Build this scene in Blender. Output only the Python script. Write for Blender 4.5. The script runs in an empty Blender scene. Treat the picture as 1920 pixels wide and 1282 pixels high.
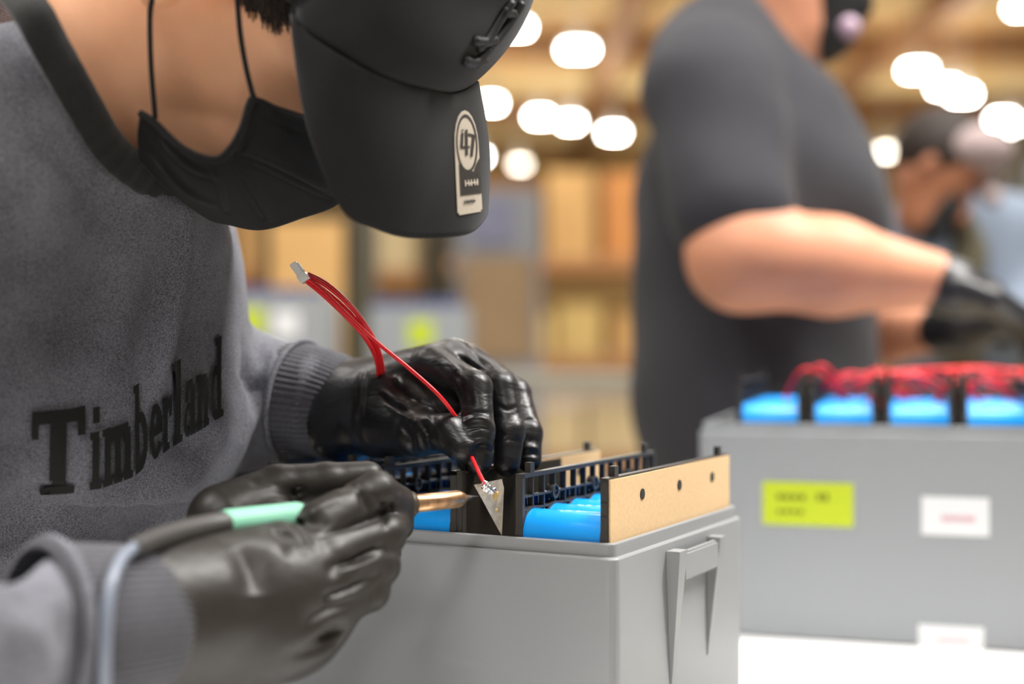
import bpy, bmesh, math, random
import numpy as np
from mathutils import Vector, Matrix
from mathutils.bvhtree import BVHTree

# ------------------------------------------------------------------ camera
F = 2600.0            # focal length in pixels of the 1920 px wide frame
HZ = 650.0            # image row of the horizon
CZ = 1.08             # camera height
scene = bpy.context.scene
C = scene.collection
cam_d = bpy.data.cameras.new('camera'); cam = bpy.data.objects.new('camera', cam_d); C.objects.link(cam)
cam.location = (0, 0, CZ); cam.rotation_euler = (math.pi/2, 0, 0)
cam_d.sensor_fit = 'HORIZONTAL'; cam_d.sensor_width = 36.0; cam_d.lens = 36.0*F/1920
cam_d.shift_y = (HZ-641.0)/1920
cam_d.clip_start = 0.05; cam_d.clip_end = 200
cam_d.dof.use_dof = True; cam_d.dof.focus_distance = 0.90; cam_d.dof.aperture_fstop = 2.3
cam_d.dof.aperture_blades = 0
scene.camera = cam

# ------------------------------------------------------------------ world, exposure, lights
w = bpy.data.worlds.new('world'); scene.world = w; w.use_nodes = True
bg = w.node_tree.nodes['Background']; bg.inputs[0].default_value = (1.0, 0.95, 0.88, 1); bg.inputs[1].default_value = 0.22
scene.view_settings.view_transform = 'Standard'; scene.view_settings.look = 'None'
scene.view_settings.exposure = 0.22; scene.view_settings.gamma = 1.0; scene.view_settings.use_curve_mapping = False
scene.cycles.use_denoising = True
scene.cycles.max_bounces = 6

def area(name, loc, sx, sy, power, col=(1, .975, .94), rot=(0, 0, 0)):
    l = bpy.data.lights.new(name, 'AREA'); l.shape = 'RECTANGLE'; l.size = sx; l.size_y = sy
    l.energy = power; l.color = col
    o = bpy.data.objects.new(name, l); C.objects.link(o); o.location = loc; o.rotation_euler = rot
    return o
# ceiling luminaires over the work benches, seen by nobody in this view (they hang above the frame)
for k, (x, y, p) in enumerate([(-2.5, 0.2, 110), (-2.4, 3.4, 38), (-0.8, -1.6, 72), (0.3, 1.0, 95), (0.6, 3.8, 34), (2.3, 1.3, 230), (2.6, 3.6, 30), (-0.8, 6.5, 24), (2.6, 6.8, 45),
                               (-4, 10, 60), (0.0, 11, 65), (4, 10, 85), (8, 10, 85)]):
    area('bench_light', (x, y, 4.2), 1.5, 0.5, p)

# ------------------------------------------------------------------ helpers
def P(px, py, d):
    return Vector(((px-960.0)/F*d, d, CZ+(HZ-py)/F*d))
def srgb(r, g, b):
    f = lambda c: (c/12.92 if c <= .04045 else ((c+.055)/1.055)**2.4)
    return (f(r/255), f(g/255), f(b/255), 1)
def mat(name, col, rough=.5, metal=0., spec=.5, noise=None, bump=None, emis=None, sheen=0., coat=0., sss=0., col2=None):
    """noise=(scale, amount) colour variation; bump=(scale, strength, distance)"""
    m = bpy.data.materials.new(name); m.use_nodes = True
    nt = m.node_tree; b = nt.nodes['Principled BSDF']
    b.inputs['Base Color'].default_value = col; b.inputs['Roughness'].default_value = rough
    b.inputs['Metallic'].default_value = metal; b.inputs['Specular IOR Level'].default_value = spec
    if sheen: b.inputs['Sheen Weight'].default_value = sheen; b.inputs['Sheen Roughness'].default_value = .5
    if coat: b.inputs['Coat Weight'].default_value = coat; b.inputs['Coat Roughness'].default_value = .15
    if sss:
        b.inputs['Subsurface Weight'].default_value = sss
        b.inputs['Subsurface Radius'].default_value = (1, .35, .2); b.inputs['Subsurface Scale'].default_value = .006
    if emis:
        b.inputs['Emission Color'].default_value = emis[0]; b.inputs['Emission Strength'].default_value = emis[1]
    tc = nt.nodes.new('ShaderNodeTexCoord')
    if noise:
        n = nt.nodes.new('ShaderNodeTexNoise'); n.inputs['Scale'].default_value = noise[0]; n.inputs['Detail'].default_value = 4
        nt.links.new(tc.outputs['Object'], n.inputs['Vector'])
        r = nt.nodes.new('ShaderNodeValToRGB')
        k = noise[1]; c2 = col2 or tuple(min(1, c*(1+k)) for c in col[:3])+(1,)
        r.color_ramp.elements[0].color = tuple(c*(1-k) for c in col[:3])+(1,); r.color_ramp.elements[1].color = c2
        r.color_ramp.elements[0].position = .35; r.color_ramp.elements[1].position = .65
        nt.links.new(n.outputs['Fac'], r.inputs['Fac']); nt.links.new(r.outputs['Color'], b.inputs['Base Color'])
    if bump:
        n2 = nt.nodes.new('ShaderNodeTexNoise'); n2.inputs['Scale'].default_value = bump[0]; n2.inputs['Detail'].default_value = 3
        nt.links.new(tc.outputs['Object'], n2.inputs['Vector'])
        bp = nt.nodes.new('ShaderNodeBump'); bp.inputs['Strength'].default_value = bump[1]; bp.inputs['Distance'].default_value = bump[2]
        nt.links.new(n2.outputs['Fac'], bp.inputs['Height']); nt.links.new(bp.outputs['Normal'], b.inputs['Normal'])
    return m

def link(name, me, m, parent=None, smooth=False):
    o = bpy.data.objects.new(name, me); C.objects.link(o)
    if m and not me.materials: me.materials.append(m)
    if parent: o.parent = parent
    if smooth: me.shade_smooth()
    return o
def tag(o, label, cat, group=None, kind=None):
    o['label'] = label; o['category'] = cat
    if group: o['group'] = group
    if kind: o['kind'] = kind
    return o
def empty(name, loc=(0, 0, 0), rz=0.):
    o = bpy.data.objects.new(name, None); C.objects.link(o); o.location = loc; o.rotation_euler = (0, 0, rz); o.empty_display_size = .05
    return o
def thing(name, label, cat, loc=(0, 0, 0), rz=0., group=None):
    return tag(empty(name, loc, rz), label, cat, group)
def struct(o):
    o['kind'] = 'structure'; return o

class MB:
    """collects pieces of ONE part"""
    def __init__(s): s.bm = bmesh.new()
    def box(s, x0, x1, y0, y1, z0, z1, M=None):
        vs = [s.bm.verts.new((x, y, z)) for x in (x0, x1) for y in (y0, y1) for z in (z0, z1)]
        for f in ((0, 1, 3, 2), (4, 6, 7, 5), (0, 4, 5, 1), (2, 3, 7, 6), (0, 2, 6, 4), (1, 5, 7, 3)):
            s.bm.faces.new([vs[i] for i in f])
        if M: bmesh.ops.transform(s.bm, matrix=M, verts=vs)
        return s
    def prism(s, pts, z0, z1, M=None):
        a = [s.bm.verts.new((p[0], p[1], z0)) for p in pts]; b = [s.bm.verts.new((p[0], p[1], z1)) for p in pts]
        n = len(pts); s.bm.faces.new(a[::-1]); s.bm.faces.new(b)
        for i in range(n): s.bm.faces.new((a[i], a[(i+1) % n], b[(i+1) % n], b[i]))
        if M: bmesh.ops.transform(s.bm, matrix=M, verts=a+b)
        return s
    def cyl(s, a, b, r0, r1=None, n=20, caps=True):
        r1 = r0 if r1 is None else r1
        a = Vector(a); b = Vector(b); d = (b-a).normalized(); q = d.to_track_quat('Z', 'Y')
        A = [s.bm.verts.new(a+q @ Vector((r0*math.cos(t), r0*math.sin(t), 0))) for t in [2*math.pi*i/n for i in range(n)]]
        B = [s.bm.verts.new(b+q @ Vector((r1*math.cos(t), r1*math.sin(t), 0))) for t in [2*math.pi*i/n for i in range(n)]]
        for i in range(n): s.bm.faces.new((A[i], A[(i+1) % n], B[(i+1) % n], B[i]))
        if caps: s.bm.faces.new(A[::-1]); s.bm.faces.new(B)
        return s
    def lathe(s, a, b, prof, n=24):
        """prof: list of (fraction or length along a->b, radius)"""
        a = Vector(a); b = Vector(b); L = (b-a).length; d = (b-a)/L; q = d.to_track_quat('Z', 'Y'); rings = []
        for t, r in prof:
            rings.append([s.bm.verts.new(a+d*(t*L)+q @ Vector((r*math.cos(2*math.pi*i/n), r*math.sin(2*math.pi*i/n), 0))) for i in range(n)])
        for A, B in zip(rings, rings[1:]):
            for i in range(n): s.bm.faces.new((A[i], A[(i+1) % n], B[(i+1) % n], B[i]))
        s.bm.faces.new(rings[0][::-1]); s.bm.faces.new(rings[-1])
        return s
    def ring(s, c, ax, r, t, h, n=16):
        """flat ring (washer): centre c, axis letter, mid radius r, wall t, height h"""
        c = Vector(c); q = Vector(ax).to_track_quat('Z', 'Y'); R = []
        for rr, zz in ((r-t/2, -h/2), (r+t/2, -h/2), (r+t/2, h/2), (r-t/2, h/2)):
            R.append([s.bm.verts.new(c+q @ Vector((rr*math.cos(2*math.pi*i/n), rr*math.sin(2*math.pi*i/n), zz))) for i in range(n)])
        for k in range(4):
            A, B = R[k], R[(k+1) % 4]
            for i in range(n): s.bm.faces.new((A[i], A[(i+1) % n], B[(i+1) % n], B[i]))
        return s
    def mesh(s, bevel=0., seg=2):
        bmesh.ops.recalc_face_normals(s.bm, faces=s.bm.faces)
        if bevel:
            es = [e for e in s.bm.edges if len(e.link_faces) == 2 and e.calc_face_angle(0) > .5]
            bmesh.ops.bevel(s.bm, geom=es, offset=bevel, segments=seg, affect='EDGES', clamp_overlap=True)
        me = bpy.data.meshes.new('part'); s.bm.to_mesh(me); s.bm.free(); return me
    def build(s, name, m, parent=None, bevel=0., seg=2, smooth=False):
        return link(name, s.mesh(bevel, seg), m, parent, smooth)

def catmull(pts, n=8, closed=False):
    pts = [Vector(p) for p in pts]; N = len(pts); out = []
    rng = range(N if closed else N-1)
    for i in rng:
        if closed: p0, p1, p2, p3 = pts[(i-1) % N], pts[i], pts[(i+1) % N], pts[(i+2) % N]
        else: p0, p1, p2, p3 = pts[max(i-1, 0)], pts[i], pts[i+1], pts[min(i+2, N-1)]
        for k in range(n):
            t = k/n
            out.append(.5*((2*p1)+(p2-p0)*t+(2*p0-5*p1+4*p2-p3)*t*t+(3*p1-p0-3*p2+p3)*t**3))
    if not closed: out.append(pts[-1])
    return out
def tube(pts, r, n=10, closed=False, flat=None):
    """tube mesh along points; r a number or list"""
    pts = [Vector(p) for p in pts]; N = len(pts); rs = r if isinstance(r, (list, tuple)) else [r]*N
    bm = bmesh.new(); rings = []; up = None
    for i, p in enumerate(pts):
        a = pts[(i-1) % N] if (closed or i > 0) else p; b = pts[(i+1) % N] if (closed or i < N-1) else p
        t = (b-a).normalized()
        if up is None: up = t.orthogonal().normalized()
        up = (up-t*up.dot(t)).normalized(); v = t.cross(up)
        rings.append([bm.verts.new(p+(up*math.cos(2*math.pi*k/n)+v*math.sin(2*math.pi*k/n))*rs[i]) for k in range(n)])
    for i in range(N if closed else N-1):
        A, B = rings[i], rings[(i+1) % N]
        for k in range(n): bm.faces.new((A[k], A[(k+1) % n], B[(k+1) % n], B[k]))
    if not closed: bm.faces.new(rings[0][::-1]); bm.faces.new(rings[-1])
    me = bpy.data.meshes.new('tube'); bm.to_mesh(me); bm.free(); return me
def gridmesh(fn, nu, nv, thick=0., closeu=False):
    """surface from fn(u,v)->Vector, solidified along its normal by thick"""
    pts = np.array([[list(fn(i/(nu if closeu else nu-1), j/(nv-1))) for j in range(nv)] for i in range(nu)])
    du = np.gradient(pts, axis=0); dv = np.gradient(pts, axis=1)
    n = np.cross(du, dv); n /= np.linalg.norm(n, axis=2, keepdims=True)+1e-12
    layers = [pts] if not thick else [pts, pts-n*thick]
    verts = np.concatenate([l.reshape(-1, 3) for l in layers]); faces = []; K = nu*nv
    I = nu if closeu else nu-1
    for i in range(I):
        for j in range(nv-1):
            a, b, c, d = i*nv+j, ((i+1) % nu)*nv+j, ((i+1) % nu)*nv+j+1, i*nv+j+1
            faces.append((a, b, c, d))
            if thick: faces.append((K+a, K+d, K+c, K+b))
    if thick:
        for i in range(I):
            for j in (0, nv-1):
                a, b = i*nv+j, ((i+1) % nu)*nv+j; faces.append((a, K+a, K+b, b))
        if not closeu:
            for j in range(nv-1):
                for i in (0, nu-1):
                    a, b = i*nv+j, i*nv+j+1; faces.append((a, b, K+b, K+a))
    me = bpy.data.meshes.new('surf'); me.from_pydata(verts.tolist(), [], faces); me.validate()
    bm = bmesh.new(); bm.from_mesh(me); bmesh.ops.recalc_face_normals(bm, faces=bm.faces); bm.to_mesh(me); bm.free()
    return me

# ---- signed distance modelling: continuous bodies, hands, clothes
class SDF:
    def __init__(s, lo, hi, h):
        s.lo = np.array(lo, float); s.h = h
        s.n = np.ceil((np.array(hi)-s.lo)/h).astype(int)+1
        s.f = np.full(s.n, 1., np.float32)
    def sub(s, lo, hi):
        a = np.clip(np.floor((np.array(lo)-s.lo)/s.h).astype(int), 0, s.n); b = np.clip(np.ceil((np.array(hi)-s.lo)/s.h).astype(int)+1, 0, s.n)
        if (b <= a).any(): return None, None
        ax = [(s.lo[k]+s.h*np.arange(a[k], b[k])).astype(np.float32) for k in range(3)]
        return (slice(a[0], b[0]), slice(a[1], b[1]), slice(a[2], b[2])), np.meshgrid(*ax, indexing='ij')
    def put(s, sl, d, k, op='u'):
        f = s.f[sl]
        if op == 'u':
            hh = np.clip(.5+.5*(f-d)/k, 0, 1); s.f[sl] = f*(1-hh)+d*hh-k*hh*(1-hh)
        else:
            d = -d; hh = np.clip(.5-.5*(f-d)/k, 0, 1); s.f[sl] = f*(1-hh)+d*hh+k*hh*(1-hh)
    def cone(s, a, b, ra, rb, k=.006, op='u'):
        a = np.array(a, float); b = np.array(b, float); m = max(ra, rb)+k+3*s.h
        sl, g = s.sub(np.minimum(a, b)-m, np.maximum(a, b)+m)
        if sl is None: return s
        ab = b-a; L2 = float(ab@ab)+1e-12
        x, y, z = g[0]-a[0], g[1]-a[1], g[2]-a[2]
        t = np.clip((x*ab[0]+y*ab[1]+z*ab[2])/L2, 0, 1)
        d = np.sqrt((x-t*ab[0])**2+(y-t*ab[1])**2+(z-t*ab[2])**2)-(ra+(rb-ra)*t)
        s.put(sl, d, k, op); return s
    def chain(s, pts, rs, k=.006):
        for i in range(len(pts)-1): s.cone(pts[i], pts[i+1], rs[i], rs[i+1], k)
        return s
    def ell(s, c, r, k=.01, R=None, op='u'):
        c = np.array(c, float); m = max(r)+k+3*s.h
        sl, g = s.sub(c-m, c+m)
        if sl is None: return s
        q = [g[i]-c[i] for i in range(3)]
        if R is not None:
            q = [R[i][0]*q[0]+R[i][1]*q[1]+R[i][2]*q[2] for i in range(3)]
        k0 = np.sqrt(sum((q[i]/r[i])**2 for i in range(3))); k1 = np.sqrt(sum((q[i]/r[i]**2)**2 for i in range(3)))+1e-9
        s.put(sl, k0*(k0-1)/k1, k, op); return s
    def disp(s, fn, band=.02):
        idx = np.argwhere(np.abs(s.f) < band)
        p = s.lo+s.h*idx
        s.f[idx[:, 0], idx[:, 1], idx[:, 2]] += fn(p[:, 0], p[:, 1], p[:, 2]).astype(np.float32); return s
    def cut(s, pt, nrm, k=.002):
        """remove the half space nrm.(p-pt)>0"""
        g = np.meshgrid(*[(s.lo[i]+s.h*np.arange(s.n[i])).astype(np.float32) for i in range(3)], indexing='ij')
        d = (g[0]-pt[0])*nrm[0]+(g[1]-pt[1])*nrm[1]+(g[2]-pt[2])*nrm[2]
        hh = np.clip(.5-.5*(s.f-d)/k, 0, 1); s.f = s.f*(1-hh)+d*hh+k*hh*(1-hh); return s
    def mesh(s, smooth=2):
        f = s.f
        f[0] = f[-1] = 1; f[:, 0] = f[:, -1] = 1; f[:, :, 0] = f[:, :, -1] = 1
        sg = f < 0
        cnt = sum(sg[i:s.n[0]-1+i, j:s.n[1]-1+j, k:s.n[2]-1+k].astype(np.int8) for i in (0, 1) for j in (0, 1) for k in (0, 1))
        act = (cnt > 0) & (cnt < 8); cells = np.argwhere(act); M = len(cells)
        idx = np.full(act.shape, -1, np.int64); idx[act] = np.arange(M)
        cor = [(i, j, k) for i in (0, 1) for j in (0, 1) for k in (0, 1)]
        val = np.stack([f[cells[:, 0]+c[0], cells[:, 1]+c[1], cells[:, 2]+c[2]] for c in cor], 1)
        acc = np.zeros((M, 3)); num = np.zeros(M)
        for a in range(8):
            for b in range(a+1, 8):
                if sum(abs(cor[a][q]-cor[b][q]) for q in range(3)) != 1: continue
                x = (val[:, a] < 0) != (val[:, b] < 0)
                t = np.where(x, val[:, a]/(val[:, a]-val[:, b]+1e-20), 0)
                p = np.array(cor[a])[None]+t[:, None]*(np.array(cor[b])-np.array(cor[a]))[None]
                acc += np.where(x[:, None], p, 0); num += x
        V = s.lo+s.h*(cells+acc/num[:, None])
        Q = []
        for ax in range(3):
            o = [q for q in range(3) if q != ax]
            d = [0, 0, 0]; d[ax] = 1
            A = sg[:s.n[0]-d[0], :s.n[1]-d[1], :s.n[2]-d[2]]; B = sg[d[0]:, d[1]:, d[2]:]
            e = np.argwhere(A != B); e = e[(e[:, o[0]] > 0) & (e[:, o[1]] > 0)]
            ins = A[e[:, 0], e[:, 1], e[:, 2]]
            def cid(u, v):
                c = e.copy(); c[:, o[0]] -= u; c[:, o[1]] -= v; return idx[c[:, 0], c[:, 1], c[:, 2]]
            q = np.stack([cid(1, 1), cid(0, 1), cid(0, 0), cid(1, 0)], 1)
            flip = ins if ax != 1 else ~ins
            q[~flip] = q[~flip][:, ::-1]; Q.append(q)
        Q = np.concatenate(Q)
        E = np.concatenate([Q[:, [0, 1]], Q[:, [1, 2]], Q[:, [2, 3]], Q[:, [3, 0]]])
        for _ in range(smooth):
            S = np.zeros_like(V); n = np.zeros(M)
            for ax in range(3): S[:, ax] = np.bincount(E[:, 0], V[E[:, 1], ax], M)+np.bincount(E[:, 1], V[E[:, 0], ax], M)
            n = np.bincount(E[:, 0], minlength=M)+np.bincount(E[:, 1], minlength=M)
            V = V*.45+.55*S/n[:, None]
        me = bpy.data.meshes.new('body')
        me.vertices.add(M); me.vertices.foreach_set('co', V.astype(np.float32).ravel())
        me.loops.add(len(Q)*4); me.loops.foreach_set('vertex_index', Q.astype(np.int32).ravel())
        me.polygons.add(len(Q)); me.polygons.foreach_set('loop_start', np.arange(0, len(Q)*4, 4, dtype=np.int32))
        me.polygons.foreach_set('loop_total', np.full(len(Q), 4, np.int32))
        me.update(); me.validate(); me.shade_smooth()
        return me

CAMP = Vector((0, 0, CZ))
def bvh_of(me):
    return BVHTree.FromPolygons([v.co.copy() for v in me.vertices], [tuple(p.vertices) for p in me.polygons])
def cast(bvh, px, py, lift=.0006):
    """point of a modelled surface that lies behind a picture point"""
    d = (P(px, py, 1.)-CAMP).normalized(); r = bvh.ray_cast(CAMP, d)
    if r[0] is None: return None
    n = r[1] if r[1].dot(d) < 0 else -r[1]
    return r[0]+n*lift
def crease(me, items, bvh=None):
    """folds modelled into a mesh: items are (picture polyline on the surface, width, height), height < 0 = groove"""
    bvh = bvh or bvh_of(me)
    n = len(me.vertices); co = np.empty(n*3, np.float32); me.vertices.foreach_get('co', co); co = co.reshape(-1, 3).astype(float)
    no = np.empty(n*3, np.float32); me.vertices.foreach_get('normal', no); no = no.reshape(-1, 3)
    tot = np.zeros(n)
    for pts, wd, am in items:
        q = [cast(bvh, x, y, 0.) for x, y in pts]; q = [Vector(p) for p in q if p is not None]
        if len(q) < 2: continue
        q = np.array([list(p) for p in (catmull(q, 6) if len(q) > 2 else q)])
        L = np.concatenate([[0], np.cumsum(np.linalg.norm(np.diff(q, axis=0), axis=1))]); T = L[-1]+1e-9
        sel = np.where(((co > q.min(0)-3*wd) & (co < q.max(0)+3*wd)).all(1))[0]
        best = np.full(len(sel), 9.); tb = np.zeros(len(sel)); p = co[sel]
        for i in range(len(q)-1):
            ab = q[i+1]-q[i]; l2 = ab@ab+1e-12; t = np.clip(((p-q[i])@ab)/l2, 0, 1)
            d = np.linalg.norm(p-q[i]-t[:, None]*ab, axis=1); m_ = d < best
            best[m_] = d[m_]; tb[m_] = (L[i]+t*np.sqrt(l2))[m_]/T
        tot[sel] += am*np.exp(-(best/wd)**2)*np.sin(np.pi*np.clip(tb, .04, .96))**.6
    co += no*tot[:, None]
    me.vertices.foreach_set('co', co.astype(np.float32).ravel()); me.update(); return me
# ------------------------------------------------------------------ materials
M = {}
M['case'] = mat('case_grey', srgb(146, 149, 151), .42, spec=.4, bump=(900, .05, .0005))
M['case_b'] = mat('case_grey_b', srgb(146, 150, 153), .5, spec=.3)
M['blue'] = mat('cell_blue', srgb(18, 162, 255), .32, spec=.5, coat=.3)
M['black'] = mat('black_plastic', srgb(30, 30, 31), .42, spec=.45)
M['dark'] = mat('dark_plastic', srgb(56, 54, 51), .5, spec=.4)
M['tan'] = mat('fibre_board_tan', srgb(224, 192, 148), .6, spec=.25, noise=(400, .05))
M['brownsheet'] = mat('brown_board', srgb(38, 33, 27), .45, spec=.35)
M['nickel'] = mat('nickel', srgb(205, 196, 180), .5, metal=.55, noise=(300, .15))
M['solder'] = mat('solder', srgb(225, 225, 228), .15, metal=1.)
M['flux'] = mat('flux', srgb(190, 160, 95), .2, spec=.6)
M['red'] = mat('red_wire', srgb(240, 40, 48), .38, spec=.5, sss=.05)
M['white'] = mat('white_plastic', srgb(250, 250, 248), .4)
M['benchtop'] = mat('bench_white', srgb(250, 250, 250), .4)
M['metal'] = mat('bench_steel', srgb(120, 122, 125), .4, metal=.6)
M['yellow'] = mat('label_yellow', srgb(184, 200, 48), .6, spec=.2)
M['whitelabel'] = mat('label_white', srgb(218, 220, 222), .6, spec=.2)
M['ink'] = mat('ink', srgb(110, 118, 40), .7, spec=.1)
M['inkred'] = mat('ink_red', srgb(200, 150, 160), .7, spec=.1)
M['floor'] = mat('concrete', srgb(168, 160, 148), .5, noise=(1.5, .1))
M['ceiling'] = mat('ceiling_tan', srgb(206, 168, 118), .8, spec=.1, noise=(.25, .22))
M['beam'] = mat('beam_brown', srgb(140, 104, 72), .7, spec=.1)
M['beamlight'] = mat('beam_cream', srgb(216, 196, 148), .7, spec=.1)
M['wall'] = mat('wall_tan', srgb(196, 164, 112), .8, spec=.1, noise=(.4, .15))
M['lamp'] = mat('lamp_glow', (1, 1, 1, 1), .5, emis=((1, .97, .9, 1), 45.))
M['lampwarm'] = mat('lamp_glow_warm', (1, 1, 1, 1), .5, emis=((1, .88, .66, 1), 9.))
M['lamphouse'] = mat('lamp_housing', srgb(190, 188, 180), .5)

# ------------------------------------------------------------------ hall
def slab(name, x0, x1, y0, y1, z0, z1, m):
    return struct(MB().box(x0, x1, y0, y1, z0, z1).build(name, m))
slab('floor', -26, 30, -7, 46, -.1, 0, M['floor'])
slab('ceiling', -26, 30, -7, 46, 7.6, 7.75, M['ceiling'])
slab('wall_back', -26, 30, 45.8, 46, 0, 7.6, M['wall'])
# roof beams: purlins across the hall, girders along it
for k, y in enumerate([17, 21, 25, 29, 33, 37, 41]):
    slab('trim_%d' % (k+1), -26, 30, y-.12, y+.12, 7.15, 7.6, M['beam' if k % 2 else 'beamlight'])
for k, x in enumerate([-8, -3, 2, 7.5, 13]):
    slab('trim_%d' % (k+20), x-.16, x+.16, 8, 45.8, 6.75, 7.2, M['beam'])
# ventilation duct (dark spot beyond the cap)
def lamp(px, py, z, sx, label, sy=.22, warm=False):
    d = F*(z-CZ)/(HZ-py); x = (px-960)/F*d
    t = thing('ceiling_lamp', label, 'lamp', (x, d, z), group='ceiling lamps in the hall')
    MB().lathe((0, 0, 0.02), (0, 0, .34), [(0, sx*.62), (.35, sx*.5), (.5, .1), (1, .07)], 16).build('housing', M['lamphouse'], t)
    MB().box(-sx/2, sx/2, -sy/2, sy/2, -.05, .02).build('lens', M['lampwarm' if warm else 'lamp'], t, .01)
    l = bpy.data.lights.new('lamp_light', 'POINT'); l.energy = 60 if warm else 190; l.color = (1, .93, .82); l.shadow_soft_size = .12
    lo = bpy.data.objects.new('lamp_light', l); C.objects.link(lo); lo.parent = t; lo.location = (0, 0, -.2)
    MB().cyl((0, 0, .34), (0, 0, 7.6-z), .012, n=8).build('stem', M['lamphouse'], t)
for x_, y_, s_, lb in [(965, 50, .36, 'white ceiling lamp half hidden behind the front of the cap'), (1083, 92, .40, 'white ceiling lamp on its own right of the cap crown'),
        (920, 192, .30, 'white ceiling lamp touching the upper edge of the brim'), (1013, 218, .34, 'left lamp of the overlapping pair between cap and man in black'),
        (1070, 228, .3, 'right lamp of the overlapping pair between cap and man in black'), (1150, 248, .36, 'white ceiling lamp nearest the back of the man in black'),
        (897, 292, .3, 'white ceiling lamp peeking out beside the sticker of the brim'), (1720, 130, .36, 'upper left lamp of the bright row of three beyond the man in black'),
        (1772, 162, .34, 'middle lamp of the bright row of three beyond the man in black'), (1804, 176, .36, 'lower right lamp of the bright row of three beyond the man in black'),
        (1880, 222, .34, 'left lamp of the pair above the orange cartons at right edge'), (1912, 236, .34, 'right lamp of the pair cut by the right picture edge'), (1925, 12, .36, 'white ceiling lamp in the top right corner of the picture')]:
    lamp(x_, y_, 5.75, s_, lb)
lamp(975, 307, 5.75, .3, 'dim warm lamp below the overlapping pair of lamps', .2, True); lamp(1661, 283, 5.75, .3, 'dim warm lamp between the man in black and the far worker', .2, True)

# ------------------------------------------------------------------ storage racks with cartons
random.seed(4)
CART = [('tan', srgb(214, 170, 110)), ('orange', srgb(218, 150, 88)), ('yellow', srgb(220, 190, 122)), ('brown', srgb(170, 112, 70)),
        ('cream', srgb(226, 206, 160)), ('grey', srgb(150, 152, 156)), ('red', srgb(196, 92, 62)), ('violet', srgb(112, 104, 200)), ('white', srgb(225, 222, 214)), ('greyblue', srgb(136, 138, 160)), ('mud', srgb(158, 134, 104))]
CM = {n: mat('carton_'+n, c, .7, spec=.15, noise=(3, .08)) for n, c in CART}
M['rackblue'] = mat('rack_blue', srgb(40, 60, 110), .5)
M['rackorange'] = mat('rack_ochre', srgb(190, 132, 76), .5)
M['rackdark'] = mat('rack_olive', srgb(66, 60, 40), .6)
M['tape'] = mat('carton_tape', srgb(200, 180, 140), .35)
def carton(x, y, z, sx, sy, sz, col, label, group, rz=0.):
    t = thing('carton', label, 'box', (x, y, z), rz, group)
    MB().box(-sx/2, sx/2, -sy/2, sy/2, 0, sz).build('body', CM[col], t, .01)
    MB().box(-sx/2-.002, sx/2+.002, -.03, .03, sz*.7, sz+.003).build('tape', M['tape'], t)
    return t
def rack(x0, x1, y, dep, levels, h, up, label, where, pal, rnd):
    t = thing('storage_rack', label, 'rack', ((x0+x1)/2, y, 0))
    hw = (x1-x0)/2
    for sx in (-hw, hw):
        for yy in (-dep/2, dep/2):
            MB().box(sx-.05, sx+.05, yy-.05, yy+.05, 0, h).build('upright', up, t)
    for z in levels:
        for yy in (-dep/2, dep/2):
            MB().box(-hw, hw, yy-.03, yy+.03, z-.12, z-.01).build('beam', M['rackorange'], t)
        MB().box(-hw, hw, -dep/2+.03, dep/2-.03, z-.03, z).build('shelf', M['lamphouse'], t)
    ORD = ['leftmost', 'second', 'third', 'fourth', 'fifth', 'sixth', 'seventh', 'eighth']
    for li, z in enumerate(levels):
        x = x0+.12; zmax = (levels[li+1]-z-.2) if li+1 < len(levels) else .85; spec = []
        while x < x1-.35:
            sx = rnd.uniform(.35, .85); sz = rnd.uniform(.55, 1.)*zmax
            if x+sx > x1-.08: break
            spec.append((x, sx, sz, rnd.choice(pal), rnd.uniform(-.05, .05))); x += sx+rnd.uniform(0, .12)
        seen = {}
        for x, sx, sz, c, dy in spec:
            k = seen.get(c, 0); seen[c] = k+1; many = sum(q[3] == c for q in spec) > 1
            lv = ['the bottom', 'the middle', 'the top'][li]
            lab = ('%s %s carton on %s shelf of the %s' % (ORD[k], c, lv, where)) if many else ('only %s carton on %s shelf of the %s' % (c, lv, where))
            carton(x+sx/2, y+dy, z, sx-.03, dep*.8, sz, c, lab, 'cartons on the '+where)
    return t
rr = random.Random(7)
rack(-.6, 2.0, 12.5, 1.1, [.15, 1.0, 1.85], 2.7, M['rackdark'], 'tall storage rack full of orange and tan cartons behind the far worker', 'orange carton rack', ['orange', 'tan', 'yellow', 'tan', 'orange', 'yellow', 'tan', 'brown', 'cream'], rr)
rack(-3.6, -.8, 13.5, 1.1, [.15, 1.0, 1.8], 2.6, M['rackdark'], 'storage rack with pale cartons seen under the cap brim', 'pale carton rack', ['cream', 'tan', 'yellow', 'grey', 'cream'], rr)
rack(2.3, 5.2, 15, 1.1, [.15, 1.1, 2.0], 2.9, M['rackdark'], 'storage rack hidden mostly behind the man in black', 'middle rack', ['tan', 'yellow', 'brown', 'orange'], rr)
rack(4.2, 7.6, 12.0, 1.1, [.15, 1.1, 1.95], 2.9, M['rackdark'], 'storage rack with orange cartons at the right picture edge', 'right edge rack', ['orange', 'tan', 'orange', 'grey'], rr)
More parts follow.
